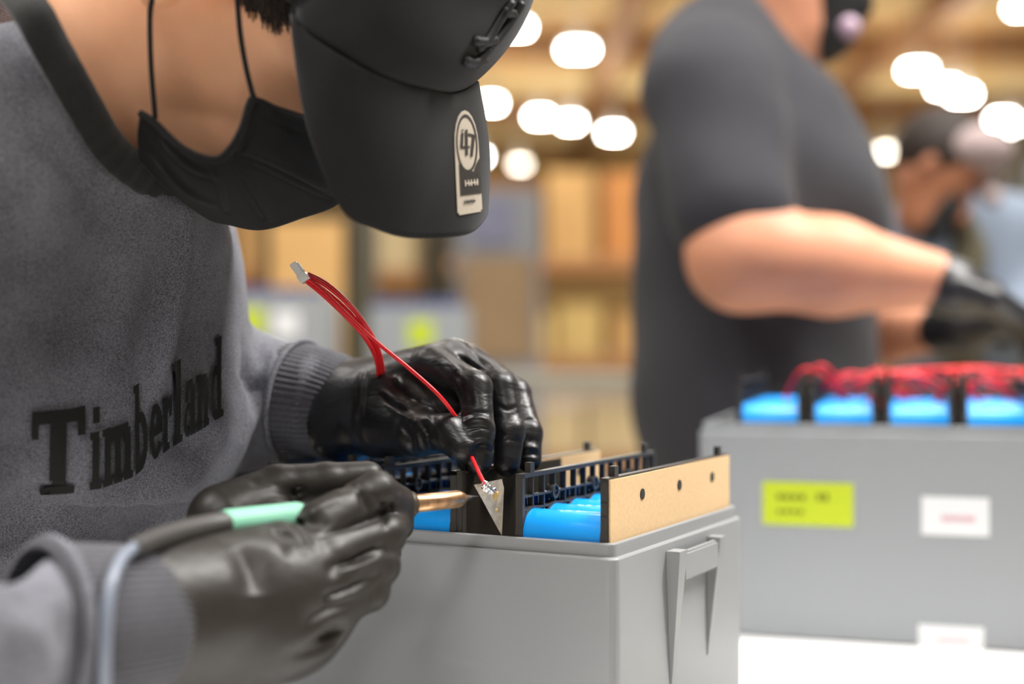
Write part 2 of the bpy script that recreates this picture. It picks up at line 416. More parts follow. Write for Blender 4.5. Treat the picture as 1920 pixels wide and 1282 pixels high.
# ------------------------------------------------------------------ benches
def bench(name, label, loc, rz, x0, x1, y0, y1, z, m):
    t = thing(name, label, 'workbench', (loc[0], loc[1], 0), rz)
    MB().box(x0, x1, y0, y1, z-.03, z).build('worktop', m, t, .003)
    for sx in (x0+.05, x1-.05):
        for sy in (y0+.05, y1-.05): MB().box(sx-.025, sx+.025, sy-.025, sy+.025, 0, z-.03).build('leg', M['metal'], t)
    MB().box(x0+.05, x1-.05, y1-.07, y1-.03, .2, .25).build('stretcher', M['metal'], t)
    return t
RZ1 = math.atan2(-.465, .885); RZ2 = -math.radians(16.5)
K1 = Vector((.0638, .85, 0)); K2 = Vector((.1859, 1.381, 0))
Z1 = CZ-.1216; Z2 = CZ-.0753; BH = .208
bench('workbench', 'white bench under the nearer battery case, below the picture', K1, RZ1, -.31, .12, -.78, .30, Z1-BH, M['benchtop'])
bench('workbench', 'white bench top carrying the battery case at right', K2, RZ2, -.12, 1.3, -.21, .55, Z2-BH-.002, M['benchtop'])

# ------------------------------------------------------------------ battery cases
LH = .0085                                        # height of the inset lip
def case(label, loc, rz, L, W, H, m, handle=True):
    """x from -L to 0, y from 0 to W, z from 0 to H (top of lip)"""
    t = thing('battery_case', label, 'battery case', loc, rz)
    def rr(x0, x1, y0, y1, r, n=5):
        out = []
        for cx, cy, a0 in ((x1-r, y0+r, -90), (x1-r, y1-r, 0), (x0+r, y1-r, 90), (x0+r, y0+r, 180)):
            for i in range(n+1):
                a = math.radians(a0+90*i/n); out.append((cx+r*math.cos(a), cy+r*math.sin(a)))
        return out
    bm = bmesh.new(); zl = H-LH; e = .0032; wl = .0030
    # outer wall, ledge, lip outside, lip top, inner wall
    prof = [(0, 0, .007), (0, zl-.0012, .007), (.0008, zl-.0002, .0066), (e, zl, .006), (e, H-.0008, .006), (e+.0006, H, .0055), (e+wl-.0006, H, .005), (e+wl, H-.0008, .005), (e+wl, .004, .005)]
    rings = []
    for off, z, r in prof:
        rings.append([bm.verts.new((x, y, z)) for x, y in rr(-L+off, -off, off, W-off, r)])
    n = len(rings[0])
    for A, B in zip(rings, rings[1:]):
        for i in range(n): bm.faces.new((A[i], A[(i+1) % n], B[(i+1) % n], B[i]))
    bm.faces.new(rings[0][::-1]); bm.faces.new(rings[-1])
    me = bpy.data.meshes.new('shell'); bmesh.ops.recalc_face_normals(bm, faces=bm.faces); bm.to_mesh(me); bm.free()
    link('shell', me, m, t)
    if handle:
        for sgn, x in ((1, 0.), (-1, -L)):
            yc = .131; zt = zl-.006
            for yy, wy, zb, s2 in ((yc-.048, .015, .098, 1), (yc+.033, .011, .085, -1)):      # tapering buttresses
                h = MB(); pts = [(yy, zt), (yy+wy, zt), (yy+wy*.6+(.004*s2), zt-zb), (yy+wy*.3+(.004*s2), zt-zb)]
                a = [h.bm.verts.new((x, y, z)) for y, z in pts]
                b = [h.bm.verts.new((x+sgn*(.010 if i < 2 else .0005), y, z)) for i, (y, z) in enumerate(pts)]
                h.bm.faces.new(a); h.bm.faces.new(b[::-1])
                for i in range(4): h.bm.faces.new((a[i], b[i], b[(i+1) % 4], a[(i+1) % 4]))
                h.build('handle_rib', m, t, .0012)
            g = MB(); g.box(min(x+sgn*.003, x+sgn*.0085), max(x+sgn*.003, x+sgn*.0085), yc-.034, yc+.034, zt-.022, zt-.002)
            g.build('handle_bar', m, t, .0015)
    return t
L1, W1 = .302, .243
L2 = .50
case('nearer grey battery case the soldering is done on, tan end board showing', (K1.x, K1.y, Z1-BH), RZ1, L1, W1, BH, M['case'])
# the second case: its left corner is K2, so x runs to the right
c2o = K2+Vector((math.cos(RZ2), math.sin(RZ2), 0))*L2
c2 = case('grey battery case with yellow and white labels on the white bench', (c2o.x, c2o.y, Z2-BH), RZ2, L2, W1, BH, M['case_b'])

def paper(parent, name, m, x0, x1, z0, z1, y=-.0006):
    return MB().box(x0, x1, y, y+.0005, z0, z1).build(name, m, parent)
def on_case2(px, py):
    # the point of the front wall of case 2 behind a picture point -> local x, z
    d = Vector((math.cos(RZ2), math.sin(RZ2), 0)); u = (px-960)/F
    s = (K2.x-u*K2.y)/(u*d.y-d.x); y = K2.y+s*d.y
    return s-L2, (CZ+(HZ-py)/F*y)-(Z2-BH)
def label2(name, m, p0, p1, lines, ink):
    x0, z1 = on_case2(*p0); x1, z0 = on_case2(*p1)
    o = paper(c2, name, m, x0, x1, z0, z1)
    for a, b, za, zb in lines:
        n = max(2, int((b-a)/.07)); st = (b-a)/n
        mb = MB()
        for i in range(n):
            xa = x0+(x1-x0)*(a+i*st); mb.box(xa, xa+(x1-x0)*st*.72, -.0008, -.0005, z0+(z1-z0)*za, z0+(z1-z0)*zb)
        mb.build('print', ink, o)
label2('yellow_label', M['yellow'], (1430, 902), (1600, 988), [(.16, .5, .58, .72), (.6, .75, .58, .76), (.16, .48, .26, .36)], M['ink'])
label2('white_label', M['whitelabel'], (1728, 930), (1855, 1006), [(.3, .8, .36, .52)], M['inkred'])
label2('white_label', M['whitelabel'], (1722, 1170), (1845, 1226), [(.3, .8, .42, .52)], M['inkred'])

# ------------------------------------------------------------------ cell modules
CR = .0157; PITCH = .0325; NC = 7; HP = .040       # cell radius, pitch, cells per row, plate height over the lip
def holder_mesh():
    """plate in local y (0..W), z (-.03..HP), x thickness .005: frame, ribs, rings, collars round the cells"""
    W = PITCH*NC; t = .005; mb = MB()
    mb.box(0, t, 0, .0035, -.03, HP); mb.box(0, t, W-.0035, W, -.03, HP); mb.box(0, t, 0, W, HP-.0028, HP)
    for z in (HP-.015, HP-.0235): mb.box(t*.1, t*.9, 0, W, z-.0007, z+.0007)
    for i in range(1, 2*NC):
        y = i*PITCH/2
        mb.box(t*.1, t*.9, y-.0007, y+.0007, (HP-.024) if i % 2 else -.0, HP)
        if i % 2 == 0 and i < 2*NC: pass
    for i in range(NC):
        yc = PITCH*(i+.5)
        mb.ring((t/2, yc, .001), (1, 0, 0), CR+.0009, .0016, t, 28)
        if i % 2 == 1: mb.ring((t/2, yc, HP-.0152), (1, 0, 0), .0042, .0014, t*1.1, 18)
        mb.box(t*.3, t*.5, yc-.017, yc+.017, -.03, -.005)
    for y in (0.012, W-.02): mb.box(.0005, t-.0005, y, y+.006, HP, HP+.0065)
    return mb.mesh()
M['film'] = mat('navy_film', srgb(22, 40, 82), .25, spec=.6)
FM = MB().box(-.0006, 0, .002, PITCH*NC-.002, -.03, HP-.0155).mesh(); FM.materials.append(M['film'])
HM = holder_mesh(); HM.materials.append(M['dark'])
CM_ = MB().lathe((0, 0, 0), (.0605, 0, 0), [(0, CR*.9), (.012, CR*.985), (.03, CR), (.97, CR), (.988, CR*.985), (1, CR*.9)], 40).mesh(); CM_.materials.append(M['blue']); CM_.shade_smooth()
PM = MB().cyl((-.0012, 0, 0), (.0012, 0, 0), .0036, n=16).mesh(); PM.materials.append(M['black'])
def module(label, origin, rz, x_right, z, sheet_right=None, sheet_left=None, gap=.0645, ylo=.0068):
    """a row of cells between two holder plates; x_right = local x of the outer face of the right plate"""
    t = thing('cell_module', label, 'battery module', (origin.x, origin.y, z), rz)
    for k, x in enumerate((x_right-.005, x_right-gap)):
        o = link('holder_plate', HM, None, t); o.location = (x, ylo, 0)
        fo = link('film', FM, None, o); fo.location = (0, 0, 0)
    for i in range(NC):
        o = link('cell', CM_, None, t); o.location = (x_right-gap+.002, ylo+PITCH*(i+.5), .001)
    W = PITCH*NC
    for x, m in ((x_right+.0003, sheet_right), (x_right-gap-.0015, sheet_left)):
        if m:
            sh = MB().box(x, x+.0012, ylo+.001, ylo+W-.001, -.03, HP-.0012).build('insulating_sheet', m, t)
            for y in (.052, .1195, .187):
                o = link('post', PM, None, sh); o.location = (x+.0006, ylo+y, HP-.0145)
    return t
O1 = Vector((K1.x, K1.y, 0))
module('battery module with the tan end board at the near corner of the case', O1, RZ1, -.0085, Z1, M['tan'], None)
module('battery module in the middle of the case under the gloved fingers', O1, RZ1, -.1165, Z1, M['tan'], None)
module('battery module at the left end of the case beneath the sleeve', O1, RZ1, -.2065, Z1, None, None)
# dark brown sheet over the near part of the middle module's tan sheet
t = thing('dark_sheet', 'dark brown sheet behind the nickel tab', 'board', (O1.x, O1.y, Z1), RZ1)
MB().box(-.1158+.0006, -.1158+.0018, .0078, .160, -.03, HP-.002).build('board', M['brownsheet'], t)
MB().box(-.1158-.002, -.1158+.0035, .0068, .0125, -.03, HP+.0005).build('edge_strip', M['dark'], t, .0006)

O2 = Vector((c2o.x, c2o.y, 0))
for k in range(6):
    module(['leftmost', 'second', 'third', 'fourth', 'fifth', 'rightmost'][k]+' blue cell module in the labelled case at right', O2, RZ2, -L2+.036+.0655+k*.0708, Z2+.002, None, M['brownsheet'], .0645)

# ------------------------------------------------------------------ nickel tab with solder joint
tb = thing('nickel_tab', 'triangular nickel strip with a fresh solder joint', 'metal tab', P(915, 950, .885))
TP = [P(889, 909, .878), P(941, 898, .893), P(945, 915, .893), P(941, 1004, .893), P(925, 975, .889), P(905, 938, .883)]
bm = bmesh.new(); nrm = Vector((.3, -.95, 0)).normalized()
a = [bm.verts.new(p-tb.location) for p in TP]; b = [bm.verts.new(p-tb.location-nrm*.0005) for p in TP]
bm.faces.new(a); bm.faces.new(b[::-1])
for i in range(len(TP)): bm.faces.new((a[i], b[i], b[(i+1) % len(TP)], a[(i+1) % len(TP)]))
bmesh.ops.recalc_face_normals(bm, faces=bm.faces)
me = bpy.data.meshes.new('strip'); bm.to_mesh(me); bm.free(); link('strip', me, M['nickel'], tb)
def blob(name, pts, m, parent, h=.0004, k=.0012, dis=None):
    lo = np.min([np.array(p)-r for p, r in pts], 0)-.002; hi = np.max([np.array(p)+r for p, r in pts], 0)+.002
    s = SDF(lo, hi, h)
    for p, r in pts: s.ell(p, (r, r*.6, r), k)
    if dis: s.disp(dis, .004)
    me = s.mesh(1); o = link(name, me, m, parent)
    if parent is not None and parent.type == 'EMPTY': o.location = -parent.location
    return o
blob('solder_joint', [(P(909, 906, .8795), .0022), (P(913, 914, .880), .0030), (P(920, 920, .8815), .0026), (P(926, 918, .8825), .0018), (P(906, 916, .8795), .0016)], M['solder'], tb,
     dis=lambda x, y, z: .0004*np.sin(x*2600)*np.sin(z*2900))
blob('flux', [(P(930, 926, .8835), .0020), (P(928, 934, .8835), .0015), (P(931, 956, .8845), .0011)], M['flux'], tb)
# ------------------------------------------------------------------ the worker in front
def fabric(name, c0, c1, scale=1400, bump=.5, dist=.0006, sheen=.35, rough=.9):
    m = mat(name, c0, rough, spec=.15, sheen=sheen)
    nt = m.node_tree; b = nt.nodes['Principled BSDF']; tc = nt.nodes['Texture Coordinate']
    n = nt.nodes.new('ShaderNodeTexNoise'); n.inputs['Scale'].default_value = scale; n.inputs['Detail'].default_value = 2; n.inputs['Roughness'].default_value = .7
    n3 = nt.nodes.new('ShaderNodeTexNoise'); n3.inputs['Scale'].default_value = 30; n3.inputs['Detail'].default_value = 3
    ad = nt.nodes.new('ShaderNodeMath'); ad.operation = 'MULTIPLY_ADD'; ad.inputs[1].default_value = .25; ad.inputs[2].default_value = -.12
    ad2 = nt.nodes.new('ShaderNodeMath'); ad2.operation = 'ADD'
    r = nt.nodes.new('ShaderNodeValToRGB'); r.color_ramp.elements[0].color = c0; r.color_ramp.elements[1].color = c1
    r.color_ramp.elements[0].position = .3; r.color_ramp.elements[1].position = .7
    nt.links.new(tc.outputs['Object'], n.inputs['Vector']); nt.links.new(tc.outputs['Object'], n3.inputs['Vector'])
    nt.links.new(n3.outputs['Fac'], ad.inputs[0]); nt.links.new(ad.outputs[0], ad2.inputs[0]); nt.links.new(n.outputs['Fac'], ad2.inputs[1])
    nt.links.new(ad2.outputs[0], r.inputs['Fac']); nt.links.new(r.outputs['Color'], b.inputs['Base Color'])
    bp = nt.nodes.new('ShaderNodeBump'); bp.inputs['Strength'].default_value = bump; bp.inputs['Distance'].default_value = dist
    nt.links.new(n.outputs['Fac'], bp.inputs['Height']); nt.links.new(bp.outputs['Normal'], b.inputs['Normal'])
    return m
M['sweat'] = fabric('heather_sweatshirt', srgb(60, 60, 64), srgb(138, 139, 148), 1100, .5, .0006, sheen=.06)
M['collar'] = fabric('rib_collar', srgb(26, 26, 26), srgb(42, 42, 42), 900, .4)
M['cuff'] = fabric('rib_cuff', srgb(58, 58, 62), srgb(92, 92, 99), 1100, .4)
M['cap'] = fabric('cap_twill', srgb(25, 25, 25), srgb(38, 38, 38), 1600, .3, .0004, .15)
M['capthread'] = mat('cap_thread', srgb(30, 30, 31), .5, spec=.4)
M['mask'] = fabric('mask_cloth', srgb(20, 20, 21), srgb(32, 32, 33), 1500, .25, .0003, .1)
M['skin'] = mat('skin', srgb(248, 188, 148), .5, spec=.35, noise=(22, .06), bump=(700, .12, .0006), sss=.25)
M['skin2'] = mat('skin_pale', srgb(208, 146, 114), .5, spec=.35, noise=(12, .06), sss=.2)
M['skin3'] = mat('skin_brown', srgb(150, 98, 70), .5, spec=.35, noise=(12, .06), sss=.2)
M['hair'] = mat('hair_dark', srgb(38, 28, 22), .55, spec=.3, noise=(260, .3), bump=(400, .6, .002))
M['print'] = mat('shirt_print', srgb(34, 35, 33), .75, spec=.2)
M['jeans'] = mat('jeans', srgb(34, 40, 58), .85, spec=.1, noise=(60, .2))
def glove_mat():
    m = mat('black_nitrile', srgb(25, 25, 27), .36, spec=.5)
    nt = m.node_tree; b = nt.nodes['Principled BSDF']; tc = nt.nodes['Texture Coordinate']
    mp = nt.nodes.new('ShaderNodeMapping'); mp.inputs['Scale'].default_value = (48, 48, 120); mp.inputs['Rotation'].default_value = (.3, .5, .2)
    n = nt.nodes.new('ShaderNodeTexNoise'); n.inputs['Scale'].default_value = 1.; n.inputs['Detail'].default_value = 3; n.inputs['Distortion'].default_value = .8
    bp = nt.nodes.new('ShaderNodeBump'); bp.inputs['Strength'].default_value = .30; bp.inputs['Distance'].default_value = .003
    nt.links.new(tc.outputs['Object'], mp.inputs['Vector']); nt.links.new(mp.outputs['Vector'], n.inputs['Vector'])
    nt.links.new(n.outputs['Fac'], bp.inputs['Height'])
    n2 = nt.nodes.new('ShaderNodeTexNoise'); n2.inputs['Scale'].default_value = 1800
    bp2 = nt.nodes.new('ShaderNodeBump'); bp2.inputs['Strength'].default_value = .15; bp2.inputs['Distance'].default_value = .0003
    nt.links.new(tc.outputs['Object'], n2.inputs['Vector']); nt.links.new(n2.outputs['Fac'], bp2.inputs['Height'])
    nt.links.new(bp.outputs['Normal'], bp2.inputs['Normal']); nt.links.new(bp2.outputs['Normal'], b.inputs['Normal'])
    return m
M['glove'] = glove_mat()
M['eye'] = mat('eye_white', srgb(225, 220, 214), .2); M['iris'] = mat('iris', srgb(50, 34, 24), .2)

worker = thing('person', 'worker in grey sweatshirt, black cap and mask soldering with gloved hands', 'person', (-.42, 1.0, 0))
WL = worker.location
def wpart(name, me, m, parent=None):
    o = link(name, me, m, parent or worker)
    if parent is None: o.location = -WL
    return o

# --- sweatshirt: torso, shoulders and both sleeves in one surface
Sx = np.array((-.5, -.866, 0)); Fx = np.array((.866, -.5, 0)); Zx = np.array((0, 0, 1.))
RT = [Sx, Fx, Zx]
def tl(a, f, z, o=(-.345, .97)):            # torso frame -> world
    return np.array((o[0], o[1], 0))+Sx*a+Fx*f+Zx*z
s = SDF((-.80, .44, .62), (0.0, 1.32, 1.40), .0045)
s.ell(tl(0, 0, 1.11), (.185, .128, .20), .03, RT)
s.ell(tl(.0, .042, 1.035), (.168, .105, .105), .03, RT)              # bulge of cloth over the chest
s.ell(tl(0, -.022, .79), (.16, .112, .18), .012, RT)                     # belly
s.cone(tl(-.10, -.06, 1.17), tl(.17, -.02, 1.19), .070, .085, .05)     # shoulder girdle
s.cone(tl(-.03, .0, 1.19), tl(.05, .03, 1.22), .075, .09, .05)
for a_, ra_, b_, rb_ in (((55, 140, .815), .030, tl(.18, -.01, 1.17), .085), ((110, 215, .825), .030, tl(.12, .05, 1.13), .09), ((190, 312, .845), .026, tl(.06, .07, 1.10), .08),
                         ((262, 365, .865), .020, tl(.02, .07, 1.10), .075), ((335, 395, .893), .018, tl(-.03, .06, 1.10), .08), ((368, 375, .94), .018, tl(-.09, .02, 1.10), .075),
                         ((300, 120, 1.0), .03, tl(-.10, -.06, 1.17), .06), ((120, -60, .97), .03, tl(-.02, -.08, 1.2), .07), ((-10, -20, .86), .03, tl(.12, -.06, 1.2), .08)):
    s.cone(P(*a_), b_, ra_, rb_, .03)
# right sleeve: shoulder, elbow, wrist (near the camera)
RS, RE, RW = tl(.19, -.02, 1.17), np.array(P(-230, 1215, .62)), np.array(P(105, 1174, .680))
s.chain([RS, (RS+RE)/2, RE], [.082, .07, .062], .03)
s.chain([RE, RW], [.050, .0375], .02)
# left sleeve
LS, LE, LW = tl(-.16, -.09, 1.15), np.array((-.36, 1.145, 1.03)), np.array(P(585, 752, 1.035))
s.chain([LS, LE], [.064, .06], .03)
s.chain([LE, np.array(P(470, 745, 1.07)), LW], [.06, .047, .040], .02); s.cone(P(440, 790, 1.10), P(545, 790, 1.07), .040, .030, .02)
def folds(x, y, z):
    d = np.zeros_like(x)
    d += .0022*np.sin(37*x+21*z+1.7*np.sin(19*z+11*y))*np.sin(23*y-13*z)
    return d
s.disp(folds, .03)
s.cone(P(330, -60, .885), P(190, 175, .893), .086, .080, .010, op='s')          # neck opening
pre = bvh_of(s.mesh(0))
hem = [cast(pre, x, y, .004) for x, y in ((-60, 1004), (40, 1004), (130, 1004), (220, 1004), (290, 1002), (345, 996), (385, 985))]
hem = [q for q in hem if q is not None]
for q0, q1 in zip(hem, hem[1:]): s.cone(q0+Vector((0, .012, 0)), q1+Vector((0, .012, 0)), .027, .027, .008, op='s')         # deep fold under the chest
SW = s.mesh(3)
crease(SW, [([(356, 392), (348, 470), (330, 560), (312, 650), (292, 740), (284, 790)], .010, .013),          # ridge hanging from the collar
            ([(378, 420), (372, 520), (362, 620), (345, 740)], .016, -.012),
            ([(318, 470), (300, 600), (276, 720)], .018, -.009),
            ([(215, 345), (190, 480), (165, 620), (150, 740)], .030, -.014),
            ([(20, 60), (85, 180), (160, 300), (240, 360)], .008, .004), ([(10, 110), (75, 230), (150, 340)], .010, -.005),
            ([(0, 250), (60, 330), (110, 440), (120, 560)], .022, .012),
            ([(395, 560), (405, 680), (395, 780)], .010, -.006), ([(425, 780), (400, 850), (330, 905), (250, 935)], .012, .008), ([(300, 790), (350, 840), (415, 860)], .012, -.008),
            ([(30, 600), (120, 660), (220, 660)], .020, -.006), ([(0, 800), (40, 860), (50, 930)], .018, -.008), ([(240, 800), (200, 880), (120, 950)], .018, .006),
            # bunched left sleeve
            ([(458, 655), (475, 720), (470, 800)], .007, -.009), ([(500, 650), (515, 690), (480, 770), (455, 830)], .007, .008), ([(545, 652), (530, 720), (505, 800)], .006, -.007), ([(450, 690), (500, 740), (520, 800)], .006, -.006),
            # near sleeve
            ([(10, 1060), (40, 1130), (30, 1230)], .012, -.005), ([(60, 1035), (95, 1140), (90, 1260)], .009, .008), ([(0, 1150), (60, 1210), (70, 1280)], .010, .008)])
wpart('sweatshirt', SW, M['sweat'])
swb = BVHTree.FromPolygons([v.co.copy() for v in SW.vertices], [tuple(p.vertices) for p in SW.polygons])

# --- collar band
cc = catmull([P(52, 10, .765), P(108, 112, .772), P(158, 200, .786), P(208, 280, .81), P(268, 330, .838), P(335, 366, .878), P(372, 340, .935), P(360, 230, .985), P(300, 80, 1.01), P(200, -50, 1.0), P(60, -120, .94), P(-20, -90, .83)], 8, True)
ctr = sum(cc, Vector())/len(cc)
NAX = (P(330, 20, .885)-P(165, 215, .90)).normalized()
def collar(u, v):
    n = len(cc); i = int(round(u*n)) % n; p = cc[i]; t = (cc[(i+1) % n]-cc[i-1]).normalized()
    up = (NAX-t*NAX.dot(t)).normalized(); out = t.cross(up).normalized()
    if out.dot(p-ctr) < 0: out = -out
    a = 2*math.pi*v
    return p+up*(.0105*math.cos(a))+out*(.0035*math.sin(a)-.003*math.cos(a)) + out*(.0005*math.sin(u*n*2.2))
wpart('collar', gridmesh(collar, len(cc), 13, 0, True), M['collar']).data.shade_smooth()

# --- head and neck: one surface
h = SDF((-.46, .74, 1.10), (-.04, 1.02, 1.50), .0028)
h.ell(P(560, -110, .885), (.098, .076, .098), .03)                          # skull
h.cone(P(470, 60, .880), P(440, 240, .882), .068, .044, .03)                # cheeks and jaw
h.cone(P(520, 60, .88), P(560, 250, .88), .06, .042, .03)                   # face
h.cone(P(445, 285, .88), P(415, 312, .88), .030, .024, .02)                 # chin
h.cone(P(330, 20, .885), P(165, 215, .90), .069, .069, .03)                # neck
h.cone(P(600, 250, .88), P(585, 335, .88), .012, .014, .012)                # nose
h.cone(P(500, 335, .88), P(520, 348, .88), .017, .014, .008)                # lips
h.ell(P(640, 200, .858), (.016, .012, .014), .004, op='s'); h.ell(P(640, 200, .902), (.016, .012, .014), .004, op='s')   # eye sockets
h.cone(P(292, -20, .8), P(376, -90, .795), .010, .016, .012)                # ear: lobe to rim
h.cone(P(290, -4, .797), P(300, -40, .797), .0065, .009, .006)
h.ell(P(380, -78, .79), (.02, .006, .022), .006)
h.disp(lambda x, y, z: .0008*np.sin(60*x)*np.sin(70*z), .02)
HD = h.mesh(3)
head = wpart('head', HD, M['skin'])
for yy in (.857, .903):
    e = blob('eye', [(P(636, 205, yy), .011)], M['eye'], head, .0008)

# --- hair at the temple and under the cap: scalp layer plus fine locks
hs = SDF((-.30, .74, 1.22), (-.02, 1.02, 1.45), .003)
hs.ell(P(600, -135, .885), (.101, .0785, .095), .02)
hs.ell(P(515, -45, .825), (.030, .018, .022), .02)
hs.disp(lambda x, y, z: .0010*np.sin(900*x+200*z)*np.sin(500*z), .01)
hair = wpart('hair', hs.mesh(1), M['hair'])
hb = BVHTree.FromPolygons([v.co.copy() for v in HD.vertices], [tuple(p.vertices) for p in HD.polygons])
rh = random.Random(5); bmh = bmesh.new()
for k in range(150):
    x = rh.uniform(446, 560); y1 = 62-abs(x-520)*.55+rh.uniform(-26, 8); y0 = -40+rh.uniform(-10, 10); dx = rh.uniform(-6, 14); pts = []
    for i in range(6):
        f_ = i/5; q = cast0 = None
        px_, py_ = x+dx*f_*f_, y0+(y1-y0)*f_
        d_ = (P(px_, py_, 1.)-Vector((0, 0, CZ))).normalized(); r_ = hb.ray_cast(Vector((0, 0, CZ)), d_)
        if r_[0] is not None: pts.append(r_[0]-d_*(.0012+.004*(1-f_)*rh.uniform(.5, 1)))
    if len(pts) < 4: continue
    tm = tube(pts, [.0010*(1-.75*i/(len(pts)-1)) for i in range(len(pts))], 5); bmh.from_mesh(tm); bpy.data.meshes.remove(tm)
me = bpy.data.meshes.new('locks'); bmh.to_mesh(me); bmh.free(); lo_ = link('locks', me, M['hair'], hair, True); lo_['kind'] = 'stuff'

# --- cap: crown, brim, button, raised embroidery, sticker
cap = empty('cap'); cap.parent = worker; cap.location = -WL
CCN = P(690, -108, .885); CRD = (.1135, .108, .1135)
root = catmull([P(556, -10, .795), P(562, 50, .79), P(640, 108, .785), P(720, 150, .795), P(800, 172, .82), P(850, 176, .85), P(886, 158, .885), P(880, 150, .925), P(845, 130, .955), P(760, 100, .975), P(680, 60, .98), P(600, 0, .98)], 8)
edge = catmull([P(557, 20, .794), P(566, 130, .79), P(588, 262, .79), P(640, 390, .80), P(700, 428, .81), P(770, 446, .825), P(866, 440, .850), P(904, 402, .888), P(894, 385, .925), P(840, 395, .955), P(770, 330, .972), P(680, 220, .98)], 8)
edge = edge[:len(root)]; nr = len(root)
def brim(u, v):
    i = min(nr-1, int(round(u*(nr-1)))); a = root[i]; b = edge[i]
    p = a.lerp(b, v)
    bul = math.sin(math.pi*v)*.006*math.sin(math.pi*u)
    rad = Vector((p.x-CCN.x+.02, (p.y-CCN.y), 0)); rad = rad.normalized() if rad.length > 1e-6 else Vector((1, 0, 0))
    return p+rad*bul
BR = gridmesh(brim, nr, 24, .0035)
bo = link('brim', BR, M['cap'], cap, True)
# crown: dome lofted from the brim line and the back rim up to the button
loop = root[4:]+catmull([root[-1], P(470, -60, .975), P(400, -130, .94), P(380, -165, .885), P(400, -130, .83), P(470, -60, .795), root[4]], 8)[1:-1]
NL = len(loop); UP = Vector((.76, 0, .65)).normalized()
def crown(u, v):
    p = loop[int(round(u*NL)) % NL]-CCN; r0 = p.length; d0 = p/r0
    an = d0.angle(UP); k = v*.999
    dd = (d0*math.sin((1-k)*an)+UP*math.sin(k*an))/math.sin(an)
    e = min(1, v*3.2); e = e*e*(3-2*e)
    f_ = max(0, dd.x-.3*dd.z)
    r = r0*(1-e)+(.1075+.004*f_)*e
    r -= .0007*math.exp(-((((u*6) % 1)-.5)/.018)**2)*e          # panel seams
    return CCN+dd*r
CRW = gridmesh(crown, NL, 40, .002, True); co = link('crown', CRW, M['cap'], cap, True)
bt = CCN+UP*.1085
MB().lathe(bt-UP*.002, bt+UP*.005, [(0, .008), (.5, .0075), (1, .003)], 16).build('button', M['cap'], cap, smooth=True)
crb = BVHTree.FromPolygons([v.co.copy() for v in CRW.vertices], [tuple(p.vertices) for p in CRW.polygons])
brb = BVHTree.FromPolygons([v.co.copy() for v in BR.vertices], [tuple(p.vertices) for p in BR.polygons])
# embroidery: raised bars of the front monogram, seen edge-on along the crown profile
def stitched(pts, r):
    out = [cast(crb, x, y, .0012) for x, y in pts]; out = [o for o in out if o is not None]
    if len(out) > 1: link('embroidery', tube(catmull(out, 4), r, 8), M['capthread'], cap, True)
for pts in ([(957, 2), (935, 35), (912, 72), (893, 90)], [(975, 4), (955, 36), (932, 68), (914, 88)], [(886, 76), (905, 78), (925, 74)], [(868, 112), (885, 116), (905, 110)], [(912, 90), (900, 106), (889, 118)], [(940, 20), (962, 26)]):
    stitched(pts, .0032)
# seam along the brim root
link('seam', tube([p+Vector((.0006, -.0012, -.0008)) for p in root[8:60]], .0012, 6), M['capthread'], cap, True)

# --- sticker on the brim: drawn in its own plane (u across, v down), laid on the brim surface
M['stk'] = mat('sticker_cream', srgb(196, 186, 170), .45); M['stk2'] = mat('sticker_dark', srgb(52, 48, 44), .5)
def stick_xy(u, v):      # u 0..1 across, v 0..1 downwards
    top = (848+u*44, 206+u*2); bot = (857+u*46, 404-u*8)
    return top[0]+(bot[0]-top[0])*v, top[1]+(bot[1]-top[1])*v
def decal(polys, fn, bvh, name, m, parent, lift, sub=6):
    bm = bmesh.new(); k = 0
    for q in polys:
        if len(q) == 4:
            grid = [[None]*(sub+1) for _ in range(sub+1)]
            for i in range(sub+1):
                for j in range(sub+1):
                    a, b = i/sub, j/sub
                    u = (q[0][0]*(1-a)+q[1][0]*a)*(1-b)+(q[3][0]*(1-a)+q[2][0]*a)*b
                    v = (q[0][1]*(1-a)+q[1][1]*a)*(1-b)+(q[3][1]*(1-a)+q[2][1]*a)*b
                    p = cast(bvh, *fn(u, v), lift)
                    grid[i][j] = bm.verts.new(p) if p else None
            for i in range(sub):
                for j in range(sub):
                    f = [grid[i][j], grid[i+1][j], grid[i+1][j+1], grid[i][j+1]]
                    if all(f):
                        if max((f[a].co-f[b].co).length for a in range(4) for b in range(a)) < .03: bm.faces.new(f)
    bmesh.ops.delete(bm, geom=[v for v in bm.verts if not v.link_faces], context='VERTS')
    me = bpy.data.meshes.new(name); bm.to_mesh(me); bm.free()
    return link(name, me, m, parent)
def arc(cx, cy, rx, ry, t0, t1, w0, n=14):
    out = []
    for i in range(n):
        a, b = math.radians(t0+(t1-t0)*i/n), math.radians(t0+(t1-t0)*(i+1)/n)
        out.append([(cx+rx*math.cos(a), cy+ry*math.sin(a)), (cx+rx*math.cos(b), cy+ry*math.sin(b)), (cx+(rx-w0[0])*math.cos(b), cy+(ry-w0[1])*math.sin(b)), (cx+(rx-w0[0])*math.cos(a), cy+(ry-w0[1])*math.sin(a))])
    return out
def disc(cx, cy, rx, ry, n=20): return arc(cx, cy, rx, ry, 0, 360, (rx*.98, ry*.98), n)
def rc(x0, y0, x1, y1): return [(x0, y0), (x1, y0), (x1, y1), (x0, y1)]
def bar(x0, y0, x1, y1, wd, asp=1.):
    dx, dy = x1-x0, (y1-y0)*asp; L = math.hypot(dx, dy); nx, ny = -dy/L*wd/2, dx/L*wd/2/asp
    return [(x0+nx, y0+ny), (x1+nx, y1+ny), (x1-nx, y1-ny), (x0-nx, y0-ny)]
